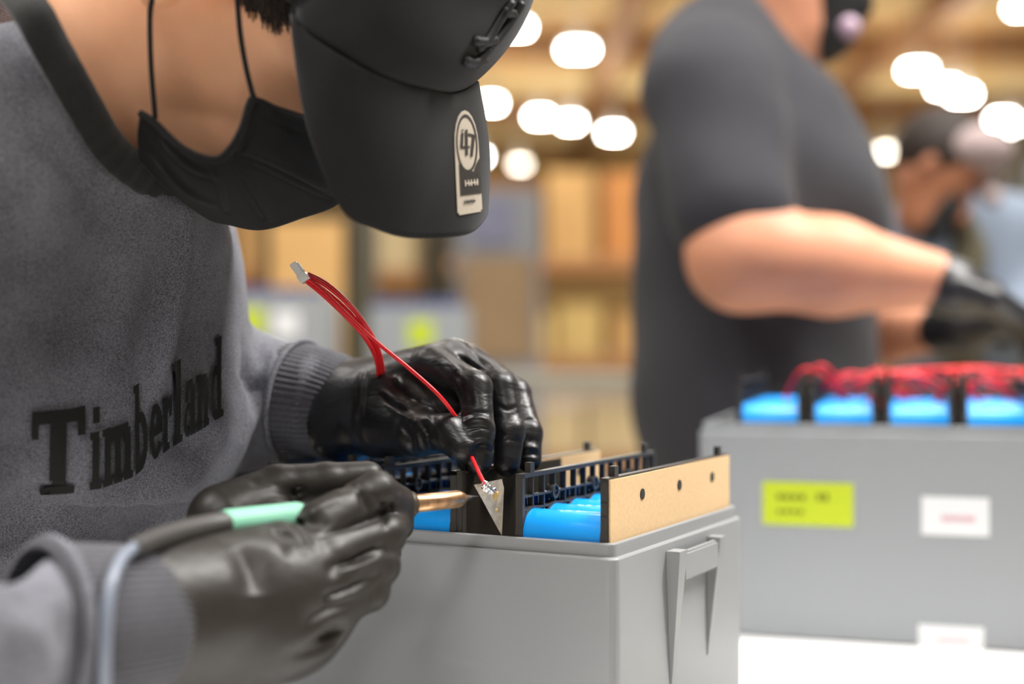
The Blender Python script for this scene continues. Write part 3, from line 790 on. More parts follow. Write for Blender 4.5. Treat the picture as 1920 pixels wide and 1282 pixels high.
st = decal(disc(.5, .325, .5, .325)+[rc(0, .33, 1, .98), rc(.06, .9, .94, 1.)], stick_xy, brb, 'sticker', M['stk'], bo, .0006, 9)
decal(arc(.5, .325, .44, .285, 0, 360, (.05, .03), 24)+[rc(.14, .60, .98, .82)]+[[(.14, .5), (.24, .56), (.98, .62), (.14, .62)], [(.8, .55), (.98, .47), (.98, .62), (.7, .62)]], stick_xy, brb, 'emblem', M['stk2'], st, .0010, 8)
AS = 4.3
decal([bar(.33, .22, .26, .37, .09, AS), bar(.24, .36, .60, .36, .09, AS), bar(.50, .19, .46, .44, .10, AS), bar(.30, .205, .36, .19, .06, AS), bar(.56, .235, .82, .253, .10, AS), bar(.80, .248, .65, .455, .10, AS)], stick_xy, brb, 'numeral', M['stk2'], st, .0012, 5)
decal([bar(.34+.12*i, .675, .34+.12*i+.03*(i % 2), .735, .05, AS) for i in range(5)]+[rc(.34, .70, .86, .715)], stick_xy, brb, 'lettering', M['stk'], st, .0014, 5)
decal([bar(.28+.09*i, .865, .28+.09*i+.02*(i % 2), .905, .035, AS) for i in range(5)]+[rc(.26, .878, .72, .892)], stick_xy, brb, 'lettering', M['stk2'], st, .0012, 5)

# --- face mask with ear loops
mE = catmull([P(560, 211, .808), P(520, 198, .804), P(476, 184, .800), P(455, 240, .795), P(432, 280, .792), P(402, 300, .790), P(345, 280, .792), P(290, 230, .797), P(264, 213, .800)], 16)
mG = catmull([P(660, 250, .885), P(655, 300, .885), P(640, 375, .882), P(560, 409, .880), P(490, 429, .878), P(432, 420, .872), P(388, 407, .866), P(320, 357, .850), P(263, 300, .822)], 16)
NM = len(mE)
def maskf(u, v):
    i = int(round(v*(NM-1))); a, b = mE[i], mG[i]
    if u <= .6:
        t = u/.6; p = a.lerp(b, t); bul = math.sin(math.pi*t)*.020
        q = p+Vector((0, -bul*(.35+.65*math.sin(math.pi*min(1, v*1.05))), 0))
        return q
    t = (u-.6)/.4
    f = Vector((a.x, .885+(.885-a.y), a.z))
    p = b.lerp(f, t)
    return p+Vector((0, math.sin(math.pi*t)*.015, 0))
msk = empty('face_mask'); msk.parent = worker; msk.location = -WL
MK = gridmesh(maskf, 110, NM, .0012)
crease(MK, [([(440, 288), (500, 312), (560, 342), (618, 372)], .0022, -.0045), ([(445, 280), (505, 303), (565, 330), (620, 358)], .0035, .0035),
            ([(425, 300), (455, 340), (478, 380), (495, 412)], .0020, -.0035), ([(432, 296), (466, 336), (490, 376), (508, 410)], .003, .0026),
            ([(398, 306), (415, 350), (425, 400)], .0022, -.0025), ([(480, 216), (520, 232), (570, 250)], .0012, -.0014), ([(500, 205), (470, 255), (436, 300)], .0014, -.0018),
            ([(300, 262), (350, 308), (400, 330)], .004, -.003), ([(290, 290), (340, 345), (390, 380)], .005, .003)])
link('mask_cloth', MK, M['mask'], msk, True)
# stitched edge of the near side
link('edge_binding', tube([p+Vector((0, -.0012, 0)) for p in mE[30:]], .0022, 8), M['mask'], msk, True)
link('ear_loop', tube(catmull([P(302, -60, .792), P(285, 0, .792), P(281, 40, .793), P(283, 120, .790), P(288, 185, .790), P(291, 222, .795)], 6), .0016, 8), M['mask'], msk, True)
link('ear_loop', tube(catmull([P(430, -90, .785), P(443, -20, .790), P(450, 60, .790), P(462, 130, .793), P(477, 190, .797)], 6), .0016, 8), M['mask'], msk, True)
# --- lettering printed across the chest: slab-serif word laid on the cloth
def glyphs():
    G = {}; S = .30                                  # stem width
    X = .66                                          # x-height
    sf = lambda x0, x1, y: rc(x0, y, x1, y+.09)      # serif slab (y up)
    G['T'] = (1.25, [rc(0, .84, 1.15, 1), rc(0, .66, .16, .9), rc(.99, .66, 1.15, .9), rc(.40, 0, .75, .9), sf(.22, .93, 0)])
    G['i'] = (.62, [rc(.14, 0, .46, X), sf(.02, .58, 0), sf(.02, .3, X-.09), rc(.14, .76, .46, .95)])
    G['m'] = (1.50, [rc(.1, 0, .40, X), rc(.58, 0, .88, X-.08), rc(1.06, 0, 1.36, X-.08), rc(.36, X-.18, 1.26, X-.02), sf(0, .48, 0), sf(.52, .94, 0), sf(1., 1.46, 0), sf(0, .25, X-.09)])
    G['b'] = (.98, [rc(.1, 0, .38, 1), sf(0, .25, .91)]+[[(x, y) for x, y in q] for q in arc(.46, X/2, .42, X/2, -90, 90, (.26, .12), 10)]+[rc(.3, 0, .5, .12), rc(.3, X-.12, .5, X)])
    G['e'] = (.88, arc(.44, X/2, .42, X/2, 20, 325, (.26, .12), 16)+[rc(.1, X/2-.05, .84, X/2+.05), rc(.6, X/2, .84, X/2+.12)])
    G['r'] = (.82, [rc(.1, 0, .40, X), sf(0, .56, 0), sf(0, .25, X-.09), rc(.36, X-.16, .60, X-.02), rc(.52, X-.26, .76, X)])
    G['l'] = (.60, [rc(.14, 0, .44, 1), sf(.02, .56, 0), sf(.02, .3, .91)])
    G['a'] = (.90, [rc(.50, 0, .78, X-.08), sf(.5, .88, 0), rc(.14, X-.12, .66, X), rc(.1, X-.24, .3, X-.08)]+arc(.36, .20, .32, .20, 0, 360, (.20, .09), 14))
    G['n'] = (1.08, [rc(.1, 0, .40, X), rc(.62, 0, .92, X-.08), rc(.36, X-.18, .84, X-.02), sf(0, .5, 0), sf(.54, 1.02, 0), sf(0, .25, X-.09)])
    G['d'] = (.98, [rc(.54, 0, .82, 1), sf(.4, .7, .91), sf(.7, .95, 0)]+arc(.46, X/2, .42, X/2, 90, 270, (.26, .12), 10)+[rc(.42, 0, .6, .12), rc(.42, X-.12, .6, X)])
    return G
G = glyphs()
word = 'Timberland'
# picture columns where each letter begins (the chest turns away to the right)
XS = [58, 166, 190, 246, 276, 300, 318, 340, 364, 388, 416]
def lerpt(x, tab):
    for (a, b), (c2_, d2) in zip(tab, tab[1:]):
        if x <= c2_: return b+(d2-b)*(x-a)/(c2_-a)
    return tab[-1][1]
BASE = [(40, 922), (130, 922), (190, 912), (245, 892), (300, 850), (350, 815), (420, 778)]
TOP = [(40, 772), (130, 766), (190, 752), (245, 726), (300, 694), (350, 664), (420, 622)]
prn = None
for i, ch in enumerate(word):
    adv, polys = G[ch]
    def fn(u, v, i=i, adv=adv):
        x = XS[i]+(XS[i+1]-XS[i])*u/adv
        b = lerpt(x, BASE); t = lerpt(x, TOP); return x, b+(t-b)*v
    o = decal(polys, fn, swb, 'printed_letter', M['print'], worker, .0022, 6)
    o.location = -WL
# ------------------------------------------------------------------ gloved hands (each one surface, five fingers)
def hand(lo, hi, h, palm, fingers, ells, kp, kf, fn, slits=()):
    s = SDF(lo, hi, h)
    for a, b, ra, rb in palm: s.cone(P(*a), P(*b), ra, rb, kp)
    for c_, r in ells: s.ell(P(*c_), r, kp)
    for a, b, r in slits: s.cone(P(*a), P(*b), r, r*.6, .003, op='s')
    for pts, rs in fingers:
        # each finger is blended in itself, joined to the palm by a small radius so that it stays separate
        s.chain([P(*p) for p in pts], rs, kf)
    for a, b, r in slits: s.cone(P(*a), P(*b), r, r*.6, .003, op='s')
    s.disp(fn, .012)
    return s.mesh(2)
def crs(p, a, b, wd, amp):
    a = np.array(a); b = np.array(b); ab = b-a; L2 = ab@ab
    t = np.clip(((p[0]-a[0])*ab[0]+(p[1]-a[1])*ab[1]+(p[2]-a[2])*ab[2])/L2, 0, 1)
    q = np.sqrt((p[0]-a[0]-t*ab[0])**2+(p[1]-a[1]-t*ab[1])**2+(p[2]-a[2]-t*ab[2])**2)
    return amp*np.exp(-(q/wd)**2)*np.sin(np.pi*np.clip(t, .03, .97))**.5
# left hand: palm down, thumb and forefinger pinch the wire
LF = [  # index, middle, ring, little, thumb
    ([(812, 690, .975), (890, 728, .935), (897, 808, .919), (897, 866, .919)], [.0155, .0118, .0108, .0092]),
    ([(850, 675, 1.0), (940, 728, .965), (955, 808, .95), (950, 868, .945)], [.0150, .0116, .0108, .0094]),
    ([(878, 682, 1.03), (966, 738, 1.0), (990, 812, .98), (992, 862, .972)], [.0145, .0112, .0102, .0090]),
    ([(892, 702, 1.058), (965, 760, 1.04), (983, 820, 1.02), (984, 858, 1.01)], [.013, .0100, .0092, .0082]),
    ([(700, 795, .985), (782, 812, .945), (842, 812, .922), (866, 838, .914)], [.021, .0155, .0128, .0108]),
]
LP_ = [((640, 768, 1.03), (812, 700, .985), .027, .021), ((640, 768, 1.03), (850, 690, 1.005), .027, .021), ((645, 768, 1.04), (878, 698, 1.032), .026, .019),
       ((645, 775, 1.045), (890, 712, 1.055), .024, .017), ((650, 785, 1.01), (760, 805, .96), .026, .019), ((800, 775, .965), (865, 760, .952), .018, .012),
       ((652, 770, 1.026), (705, 768, 1.012), .0365, .031)]
def lwr(x, y, z):
    p = (x, y, z); d = np.zeros_like(x)
    for a, b, am in (((715, 735, .96), (760, 775, .95), .0022), ((722, 745, .96), (775, 790, .945), -.0022), ((735, 720, .96), (790, 760, .95), .002), ((745, 712, .965), (810, 775, .94), -.002),
                     ((760, 790, .93), (800, 835, .92), .0018), ((775, 785, .93), (815, 832, .915), -.0018), ((745, 795, .93), (775, 845, .925), .0015), ((795, 782, .925), (832, 830, .905), .0018),
                     ((862, 745, .92), (900, 770, .91), .0016), ((872, 765, .915), (915, 785, .905), -.0016), ((870, 785, .91), (922, 800, .905), .0016), ((880, 815, .905), (922, 812, .905), .0015),
                     ((940, 790, .935), (975, 775, .95), .0012), ((985, 800, .965), (1005, 795, .965), .0012), ((985, 835, .96), (1008, 830, .96), .0014), ((985, 850, .96), (1008, 848, .96), -.0012),
                     ((870, 668, .96), (905, 692, .95), .0022), ((895, 660, .98), (920, 690, .96), .002), ((830, 690, .945), (870, 740, .93), -.0012), ((820, 700, .945), (858, 760, .93), .0012),
                     ((672, 700, 1.0), (668, 830, .99), .0022), ((682, 700, 1.0), (680, 830, .985), -.002)):
        d += crs(p, P(*a), P(*b), .0045, am)
    return d
me = hand((-.16, .85, .955), (.03, 1.10, 1.11), .0014, LP_, LF, [((760, 745, .995), (.045, .030, .024)), ((730, 800, .975), (.028, .018, .018))], .014, .0035, lwr)
crease(me, [([(712, 728), (735, 748), (762, 762)], .0016, .0022), ([(716, 740), (742, 762), (770, 775)], .0016, -.0025), ([(720, 752), (748, 776), (780, 790)], .0016, .0022), ([(736, 716), (770, 745), (800, 760)], .0018, -.0022),
            ([(742, 705), (752, 726)], .0016, .002), ([(752, 795), (768, 820), (772, 845)], .0016, -.002), ([(768, 790), (785, 815), (790, 842)], .0016, .002), ([(785, 785), (802, 812), (808, 838)], .0015, -.002), ([(800, 782), (820, 808), (828, 832)], .0015, .0016),
            ([(816, 680), (850, 720), (866, 760)], .0018, -.0018), ([(835, 672), (868, 708), (880, 740)], .0018, .0018), ([(856, 700), (876, 728), (884, 756)], .0016, -.0018),
            ([(866, 780), (890, 772), (914, 776)], .0015, -.002), ([(870, 792), (896, 784), (918, 790)], .0015, .002), ([(874, 806), (900, 800), (920, 806)], .0014, -.002), ([(880, 835), (902, 826), (922, 836)], .0014, .0016), ([(884, 846), (904, 838), (922, 846)], .0014, -.0018),
            ([(860, 668), (885, 684), (905, 694)], .0018, -.0035), ([(882, 656), (900, 672), (918, 690)], .0018, -.003), ([(935, 760), (950, 768), (968, 762)], .0014, -.0014), ([(940, 830), (955, 822), (972, 828)], .0014, -.0014),
            ([(982, 830), (995, 826), (1008, 830)], .0013, -.002), ([(982, 842), (995, 838), (1009, 842)], .0013, .002), ([(982, 852), (995, 850), (1009, 854)], .0013, -.002), ([(985, 790), (996, 786), (1004, 788)], .0013, -.0014),
            ([(676, 700), (668, 760), (674, 830)], .002, -.0022), ([(686, 700), (680, 760), (686, 830)], .002, .0018)])
wpart('left_glove', me, M['glove'])
ax_ = P(705, 768, 1.012)-P(652, 770, 1.026); qx = ax_.normalized().to_track_quat('Z', 'Y')
rim_pts = [P(656, 770, 1.025)+qx @ Vector((.0372*math.cos(2*math.pi*i/48), .0372*math.sin(2*math.pi*i/48), 0)) for i in range(48)]
wpart('glove_rim', tube(rim_pts, .0020, 8, True), M['glove']).data.shade_smooth()

# right hand: back of the hand to the camera, iron held like a pen
RF = [
    ([(600, 990, .785), (706, 922, .812), (744, 945, .840), (746, 985, .852)], [.0160, .0122, .0110, .0100]),
    ([(612, 1040, .775), (722, 1003, .806), (738, 975, .840), (728, 952, .858)], [.0160, .0122, .0110, .0098]),
    ([(612, 1092, .768), (712, 1060, .799), (718, 1034, .834), (690, 1017, .85)], [.0155, .0118, .0106, .0095]),
    ([(600, 1142, .765), (692, 1108, .793), (700, 1080, .82), (672, 1062, .832)], [.0154, .0116, .0102, .0090]),
    ([(420, 975, .815), (520, 917, .838), (612, 905, .850), (690, 895, .860)], [.022, .0148, .0124, .0104]),
]
RP_ = [((290, 1140, .72), (596, 1010, .795), .026, .017), ((290, 1145, .718), (606, 1055, .782), .029, .021), ((290, 1150, .718), (600, 1105, .776), .031, .022), ((290, 1165, .722), (585, 1155, .774), .031, .022),
       ((300, 1170, .73), (540, 1198, .775), .027, .021)]
def rwr(x, y, z):
    p = (x, y, z); d = np.zeros_like(x)
    for a, b, am in (((505, 1000, 0.759), (555, 1030, 0.749), .002), ((525, 985, 0.764), (580, 1012, 0.759), -.002), ((545, 975, 0.769), (600, 1000, 0.769), .002), ((430, 1010, 0.759), (520, 1040, 0.739), -.003),
                     ((600, 1200, 0.744), (650, 1185, 0.759), .003), ((560, 1160, 0.739), (640, 1120, 0.744), .002), ((660, 930, 0.794), (700, 960, 0.794), .0018), ((690, 940, 0.799), (735, 975, 0.814), .0018),
                     ((400, 1040, 0.734), (380, 1200, 0.714), .002)):
        d += crs(p, P(*a), P(*b), .006, am)
    return d
me = hand((-.23, .64, .885), (-.04, .91, 1.03), .0014, RP_, RF, [((470, 1130, .762), (.042, .030, .032)), ((460, 1195, .76), (.040, .028, .021)), ((480, 985, .818), (.032, .016, .018))], .018, .0030, rwr, [((628, 1066, .752), (722, 1028, .775), .0038), ((620, 1120, .745), (706, 1082, .765), .0028), ((615, 1014, .758), (735, 968, .79), .0030), ((420, 1015, .76), (560, 985, .775), .004)])
M['glovelit'] = mat('black_glove_lit', srgb(40, 37, 33), .45, spec=.4, bump=(60, .25, .003))  # lighter copy of the black glove, front light put into its colour
crease(me, [([(628, 1062), (670, 1048), (716, 1026)], .0022, -.006), ([(622, 1072), (670, 1062), (722, 1042)], .004, .0025), ([(600, 1006), (660, 985), (738, 962)], .002, -.004),
            ([(610, 1118), (660, 1102), (708, 1080)], .002, -.004), ([(600, 1200), (622, 1190), (648, 1180)], .002, -.004), ([(575, 1165), (620, 1140), (690, 1120)], .003, -.003),
            ([(505, 990), (530, 1010), (540, 1040)], .0025, -.003), ([(525, 985), (552, 1005), (565, 1032)], .0025, .0025), ([(548, 980), (575, 1000), (588, 1025)], .0025, -.003),
            ([(440, 1020), (470, 1060), (480, 1120)], .008, -.005), ([(655, 905), (680, 930), (690, 965)], .0025, -.003), ([(700, 930), (718, 950), (720, 985)], .002, -.003), ([(725, 930), (735, 955)], .002, -.0025),
            ([(480, 905), (560, 925), (650, 912)], .003, -.004), ([(640, 930), (600, 950), (560, 985)], .003, .002), ([(540, 1230), (600, 1215), (640, 1195)], .005, -.003)])
wpart('right_glove', me, M['glovelit'])

# cuffs: ribbed bands round the wrists
def cuff(pts, rads, ribs, nm):
    pts = [Vector(p) for p in pts]; ax = (pts[-1]-pts[0]).normalized(); q = ax.to_track_quat('Z', 'Y'); n = len(pts)
    def fn(u, v):
        a = 2*math.pi*u; t = v*(n-1); i = min(n-2, int(t)); f = t-i
        c_ = pts[i].lerp(pts[i+1], f); r = rads[i]*(1-f)+rads[i+1]*f
        r += .0006*math.cos(ribs*a)
        return c_+q @ Vector((r*math.cos(a), r*math.sin(a), 0))
    return gridmesh(fn, 240, 14, .0025, True)
c1 = [P(540, 750, 1.045), P(560, 752, 1.04), P(620, 760, 1.032), P(646, 766, 1.027), P(654, 767, 1.026)]
wpart('left_cuff', cuff(c1, [.0445, .0440, .0400, .0375, .0345], 60, 0), M['cuff']).data.shade_smooth()
c2_ = [P(70, 1178, .672), P(90, 1176, .676), P(200, 1166, .698), P(292, 1156, .718), P(302, 1156, .720)]
wpart('right_cuff', cuff(c2_, [.0415, .041, .0385, .0365, .0345], 60, 0), M['cuff']).data.shade_smooth()
# seams of the cuffs
def hoop(c_, ax, r, w_, m, n=40):
    q = Vector(ax).normalized().to_track_quat('Z', 'Y')
    return tube([Vector(c_)+q @ Vector((r*math.cos(2*math.pi*i/n), r*math.sin(2*math.pi*i/n), 0)) for i in range(n)], w_, 8, True)
wpart('cuff_seam', hoop(c1[1], c1[-1]-c1[0], .0455, .0022, None), M['sweat']).data.shade_smooth()
wpart('cuff_seam', hoop(c2_[1], c2_[-1]-c2_[0], .0425, .003, None), M['sweat']).data.shade_smooth()

# trousers down to the floor
j = SDF((-.72, .70, 0.03), (-.18, 1.32, .80), .008)
for sg in (-1, 1):
    hp = tl(.09*sg, -.06, .74); kn = tl(.11*sg, -.02, .45); an = tl(.11*sg, -.05, .09)
    j.chain([hp, kn, an], [.10, .075, .058], .03)
j.ell(tl(0, -.05, .70), (.16, .11, .11), .04, RT)
wpart('trousers', j.mesh(2), M['jeans'])
M['shoe'] = mat('shoe_black', srgb(28, 28, 28), .5)
for sg in (-1, 1):
    k_ = SDF((-.75, .6, 0), (-.1, 1.4, .16), .006); b0 = tl(.11*sg, -.09, .045); b1 = tl(.12*sg, .12, .035)
    k_.cone(b0, b1, .045, .035, .02); k_.cone(tl(.11*sg, -.05, .12), b0, .05, .04, .02); k_.cut((0, 0, .004), (0, 0, -1))
    wpart('shoe', k_.mesh(2), M['shoe'])

# ------------------------------------------------------------------ soldering iron
M['mint'] = mat('mint_grip', srgb(134, 200, 172), .5, spec=.4)
M['irondark'] = mat('iron_rubber', srgb(62, 60, 58), .5); M['copper'] = mat('iron_barrel', srgb(214, 172, 132), .28, metal=.9, noise=(180, .25))
M['tip'] = mat('iron_tip', srgb(150, 148, 146), .3, metal=.9); M['cable'] = mat('iron_cable', srgb(120, 128, 142), .4)
M['collarbrown'] = mat('iron_collar', srgb(64, 50, 36), .5)
iron = thing('soldering_iron', 'soldering iron with mint green grip and copper barrel held in the nearer glove', 'soldering iron', P(600, 955, .83))
IL = iron.location
TIP = P(897, 931, .884) - IL; TAIL = P(417, 984, .752) - IL
ax = TAIL-TIP; LI = ax.length
def ipos(px): # fraction along the axis for a picture column
    lo, hi = 0., 1.
    for _ in range(40):
        m_ = (lo+hi)/2; q = IL+TIP+ax*m_; x = 960+q.x/q.y*F
        if x > px: lo = m_
        else: hi = m_
    return lo
def iseg(name, m, prof): MB().lathe(TIP, TAIL, prof, 28).build(name, m, iron, smooth=True)
f = ipos
iseg('tip', M['tip'], [(0, .0005), (f(872), .0024), (f(866), .0028)])
iseg('barrel', M['copper'], [(f(874), .0024), (f(864), .0048), (f(858), .0056), (f(771), .0056), (f(769), .005)])
iseg('collar', M['collarbrown'], [(f(774), .0062), (f(771), .0080), (f(764), .0084), (f(757), .0074), (f(750), .0086), (f(738), .0088), (f(735), .0075)])
iseg('handle', M['irondark'], [(f(738), .0072), (f(560), .0075)])
iseg('grip', M['mint'], [(f(566), .0060), (f(563), .0078), (f(556), .0084), (f(425), .0081), (f(419), .0076), (f(418), .006)])
bend = catmull([P(424, 983, .753), P(390, 987, .744), P(340, 997, .725), P(290, 1011, .703), P(250, 1027, .684)], 6)
o = link('strain_relief', tube([p-IL for p in bend], [.0075-.0028*i/(len(bend)-1) for i in range(len(bend))], 14), M['irondark'], iron, True)
cb = catmull([P(255, 1024, .686), P(228, 1048, .672), P(207, 1100, .655), P(198, 1180, .648), P(196, 1260, .650), P(192, 1400, .66), P(150, 1900, .69), P(60, 2600, .72)], 8)
link('cable', tube([p-IL for p in cb], .0031, 12), M['cable'], iron, True)

# ------------------------------------------------------------------ wire harness with white plug
har = thing('wire_harness', 'red wires with a small white plug, pinched by the gloved hand', 'wires', P(700, 680, .92)); HL = har.location
plug = MB()
pd = P(574, 527, .9); pc = P(550, 494, .9); dv = (pd-pc).normalized(); q = dv.to_track_quat('Z', 'X'); Mx = Matrix.Translation((pc-HL)) @ q.to_matrix().to_4x4()
Lp = (pd-pc).length
plug.box(-.0024, .0024, -.0052, .0052, 0, Lp, Mx)
plug.box(-.0032, .0032, -.0058, .0058, Lp*.62, Lp, Mx)
for k in range(4): plug.box(.0022, .0030, -.0046+.0026*k, -.0034+.0026*k, .001, Lp*.6, Mx)
plug.build('plug', M['white'], har, .0005)
def wire(pts, r=.00135): link('wire', tube([p-HL for p in catmull([P(*p) for p in pts], 8)], r, 10), M['red'], har, True)
wire([(572, 519, .902), (605, 545, .902), (650, 590, .904), (705, 640, .908), (770, 693, .91), (820, 738, .908), (850, 775, .916), (866, 802, .924), (882, 850, .912), (896, 882, .890), (909, 908, .8785)])
wire([(576, 516, .904), (612, 536, .906), (655, 573, .91), (690, 618, .918), (706, 650, .94), (714, 685, .965), (716, 715, .985)])
wire([(574, 521, .906), (606, 542, .91), (648, 578, .915), (686, 622, .925), (703, 655, .945), (711, 688, .967), (712, 715, .985)])
wire([(570, 524, .904), (600, 548, .904), (640, 585, .908), (680, 628, .915), (700, 660, .94), (708, 690, .965), (708, 718, .985)])
wire([(577, 513, .906), (616, 534, .908), (660, 575, .914), (694, 622, .924), (710, 655, .945), (717, 685, .967), (720, 712, .985)])
# ------------------------------------------------------------------ man in the black T-shirt behind the second bench
M['tee'] = mat('tee_charcoal', srgb(56, 56, 60), .85, spec=.15, noise=(8, .08), sheen=.06)
M['blackmask'] = mat('mask_black', srgb(16, 16, 17), .7)
M['teal'] = mat('shirt_bluegrey', srgb(112, 123, 138), .85, noise=(6, .08)); M['olive'] = mat('apron_olive', srgb(84, 78, 58), .8)
M['capgrey'] = mat('cap_greylilac', srgb(150, 134, 132), .8); M['printpink'] = mat('mask_print', srgb(186, 160, 178), .6)
M['blackglove'] = mat('glove_black', srgb(30, 30, 32), .4)
def head_sdf(s, c, fw, up, sc=1., k=.02):
    """skull, jaw, nose, brow, ears around centre c (between the ears)"""
    c = np.array(c); fw = np.array(fw)/np.linalg.norm(fw); up = np.array(up); up = up-fw*(up@fw); up /= np.linalg.norm(up); sd = np.cross(fw, up)
    q = lambda f, u, l: c+(fw*f+up*u+sd*l)*sc
    R = [fw, sd, up]
    s.ell(q(-.005, .04, 0), (.098*sc, .076*sc, .088*sc), k, R)
    s.cone(q(.035, -.005, 0), q(.06, -.075, 0), .06*sc, .042*sc, k)
    s.cone(q(.005, -.03, .03), q(.05, -.085, .015), .036*sc, .028*sc, k); s.cone(q(.005, -.03, -.03), q(.05, -.085, -.015), .036*sc, .028*sc, k)
    s.cone(q(.098, .018, 0), q(.118, -.02, 0), .009*sc, .014*sc, .01)
    s.cone(q(.094, -.058, -.012), q(.094, -.058, .012), .010*sc, .010*sc, .006)
    for l in (-1, 1):
        s.ell(q(.086, .02, .032*l), (.012, .015, .010), .004, R, op='s'); s.ell(q(.08, .02, .03*l), (.011, .012, .012), .002, R)
        s.ell(q(0, 0, .078*l), (.016*sc, .009*sc, .030*sc), .006, R)
    return q
def glovehand(s, pts, rs, fw, side, curl):
    """palm along pts, then four fingers and a thumb"""
    s.chain(pts, rs, .012)
    e = np.array(pts[-1]); fw = np.array(fw)/np.linalg.norm(fw); side = np.array(side); dn = np.array(curl)
    for k in range(4):
        b = e+side*(.022*(k-1.5)); m1 = b+fw*.04+dn*.008; m2 = m1+fw*.022+dn*.026; m3 = m2+dn*.02
        s.chain([b, m1, m2, m3], [.014, .0115, .0105, .009], .004)
    b = np.array(pts[-2])-side*.03; s.chain([b, b+fw*.04-side*.015, b+fw*.065-side*.004+dn*.01], [.016, .013, .010], .006)
man = thing('person', 'man in black T-shirt and black mask working behind the labelled case', 'person', (P(1420, 700, 1.97).x, 1.97, 0))
def mp(name, me, m, parent=None):
    o = link(name, me, m, parent or man); o.location = -man.location if parent is None else (0, 0, 0); return o
s = SDF((.10, 1.55, .70), (.70, 2.32, 1.66), .008)
s.ell(P(1410, 430, 1.97), (.168, .22, .28), .05); s.ell(P(1412, 720, 1.97), (.172, .20, .28), .06)
s.ell(P(1532, 395, 1.95), (.088, .16, .105), .05)
s.cone(P(1345, 190, 1.80), P(1372, 400, 1.72), .088, .080, .022)                         # near sleeve
s.cone(P(1345, 170, 2.14), P(1450, 380, 2.20), .085, .075, .05)                         # far sleeve
s.cone(P(1330, 150, 1.85), P(1360, 140, 2.1), .085, .085, .05); s.cone(P(1370, 110, 1.95), P(1440, 90, 1.97), .10, .085, .05)
s.cone(P(1530, -60, 1.97), P(1462, 40, 1.97), .09, .075, .012, op='s'); s.ell(P(1560, 20, 1.95), (.09, .2, .09), .03, op='s')
s.disp(lambda x, y, z: .004*np.sin(30*z+18*x)*np.sin(20*y+9*z), .03)
mp('t_shirt', s.mesh(3), M['tee'])
s = SDF((.10, 1.50, 1.05), (.80, 2.32, 1.95), .006)
hq = head_sdf(s, P(1466, -78, 1.97), (.93, -.05, -.30), (.3, 0, .95), 1.05)
s.cone(P(1480, -60, 1.97), P(1440, 90, 1.98), .066, .075, .03)
s.chain([P(1368, 330, 1.73), P(1392, 480, 1.70), P(1560, 500, 1.70), P(1745, 524, 1.70)], [.066, .066, .058, .036], .02)
s.chain([P(1450, 370, 2.2), P(1500, 560, 2.15), P(1660, 625, 2.0), P(1770, 618, 1.9)], [.062, .058, .042, .030], .02)
mp('skin', s.mesh(2), M['skin2'])
s = SDF((.42, 1.45, 1.04), (.80, 2.10, 1.24), .004)
glovehand(s, [P(1735, 522, 1.70), P(1785, 540, 1.70), P(1850, 560, 1.70)], [.036, .034, .026], (.85, .1, -.35), (0, 1, 0), (.2, 0, -.9))
mp('near_glove', s.mesh(2), M['blackglove'])
s = SDF((.42, 1.45, 1.00), (.85, 2.10, 1.24), .004)
glovehand(s, [P(1765, 618, 1.9), P(1810, 612, 1.87), P(1860, 600, 1.84)], [.033, .034, .026], (.9, -.1, -.2), (0, -1, 0), (.2, 0, -.9))
mp('far_glove', s.mesh(2), M['blackglove'])
s = SDF((.30, 1.75, 1.35), (.75, 2.2, 1.80), .005)
s.cone(hq(.075, -.03, 0), hq(.085, -.075, 0), .052, .044, .02); s.cone(hq(.045, -.03, 0), hq(.065, -.085, 0), .064, .046, .02); s.cone(hq(.10, -.005, 0), hq(.11, -.03, 0), .022, .028, .02)
mo = mp('face_mask', s.mesh(2), M['blackmask'])
b_ = SDF((.3, 1.75, 1.35), (.75, 2.2, 1.80), .004); b_.ell(P(1592, 52, 1.925), (.016, .02, .016), .004)
o = mp('mask_print', b_.mesh(1), M['printpink'], mo)
s = SDF((.2, 1.8, 1.5), (.7, 2.15, 1.9), .006); s.ell(hq(-.012, .055, 0), (.108, .085, .085), .01); s.cut(tuple(hq(.05, .03, 0)), (.9, 0, -.45))
mp('hair', s.mesh(2), M['hair'])
s = SDF((.05, 1.7, .02), (.7, 2.3, .95), .010)
s.ell(P(1412, 830, 1.97), (.155, .18, .12), .05)
for yy in (1.88, 2.06): s.chain([(P(1412, 0, 1.97).x, yy, .85), (P(1412, 0, 1.97).x+.02, yy, .47), (P(1412, 0, 1.97).x-.02, yy, .09)], [.11, .08, .06], .03)
mp('trousers', s.mesh(2), M['jeans'])
for yy in (1.88, 2.06):
    s = SDF((.05, 1.7, 0), (.7, 2.3, .2), .008); x0 = P(1412, 0, 1.97).x; s.cone((x0-.04, yy, .05), (x0+.15, yy, .04), .05, .04, .02); s.cut((0, 0, .004), (0, 0, -1)); mp('shoe', s.mesh(2), M['shoe'])

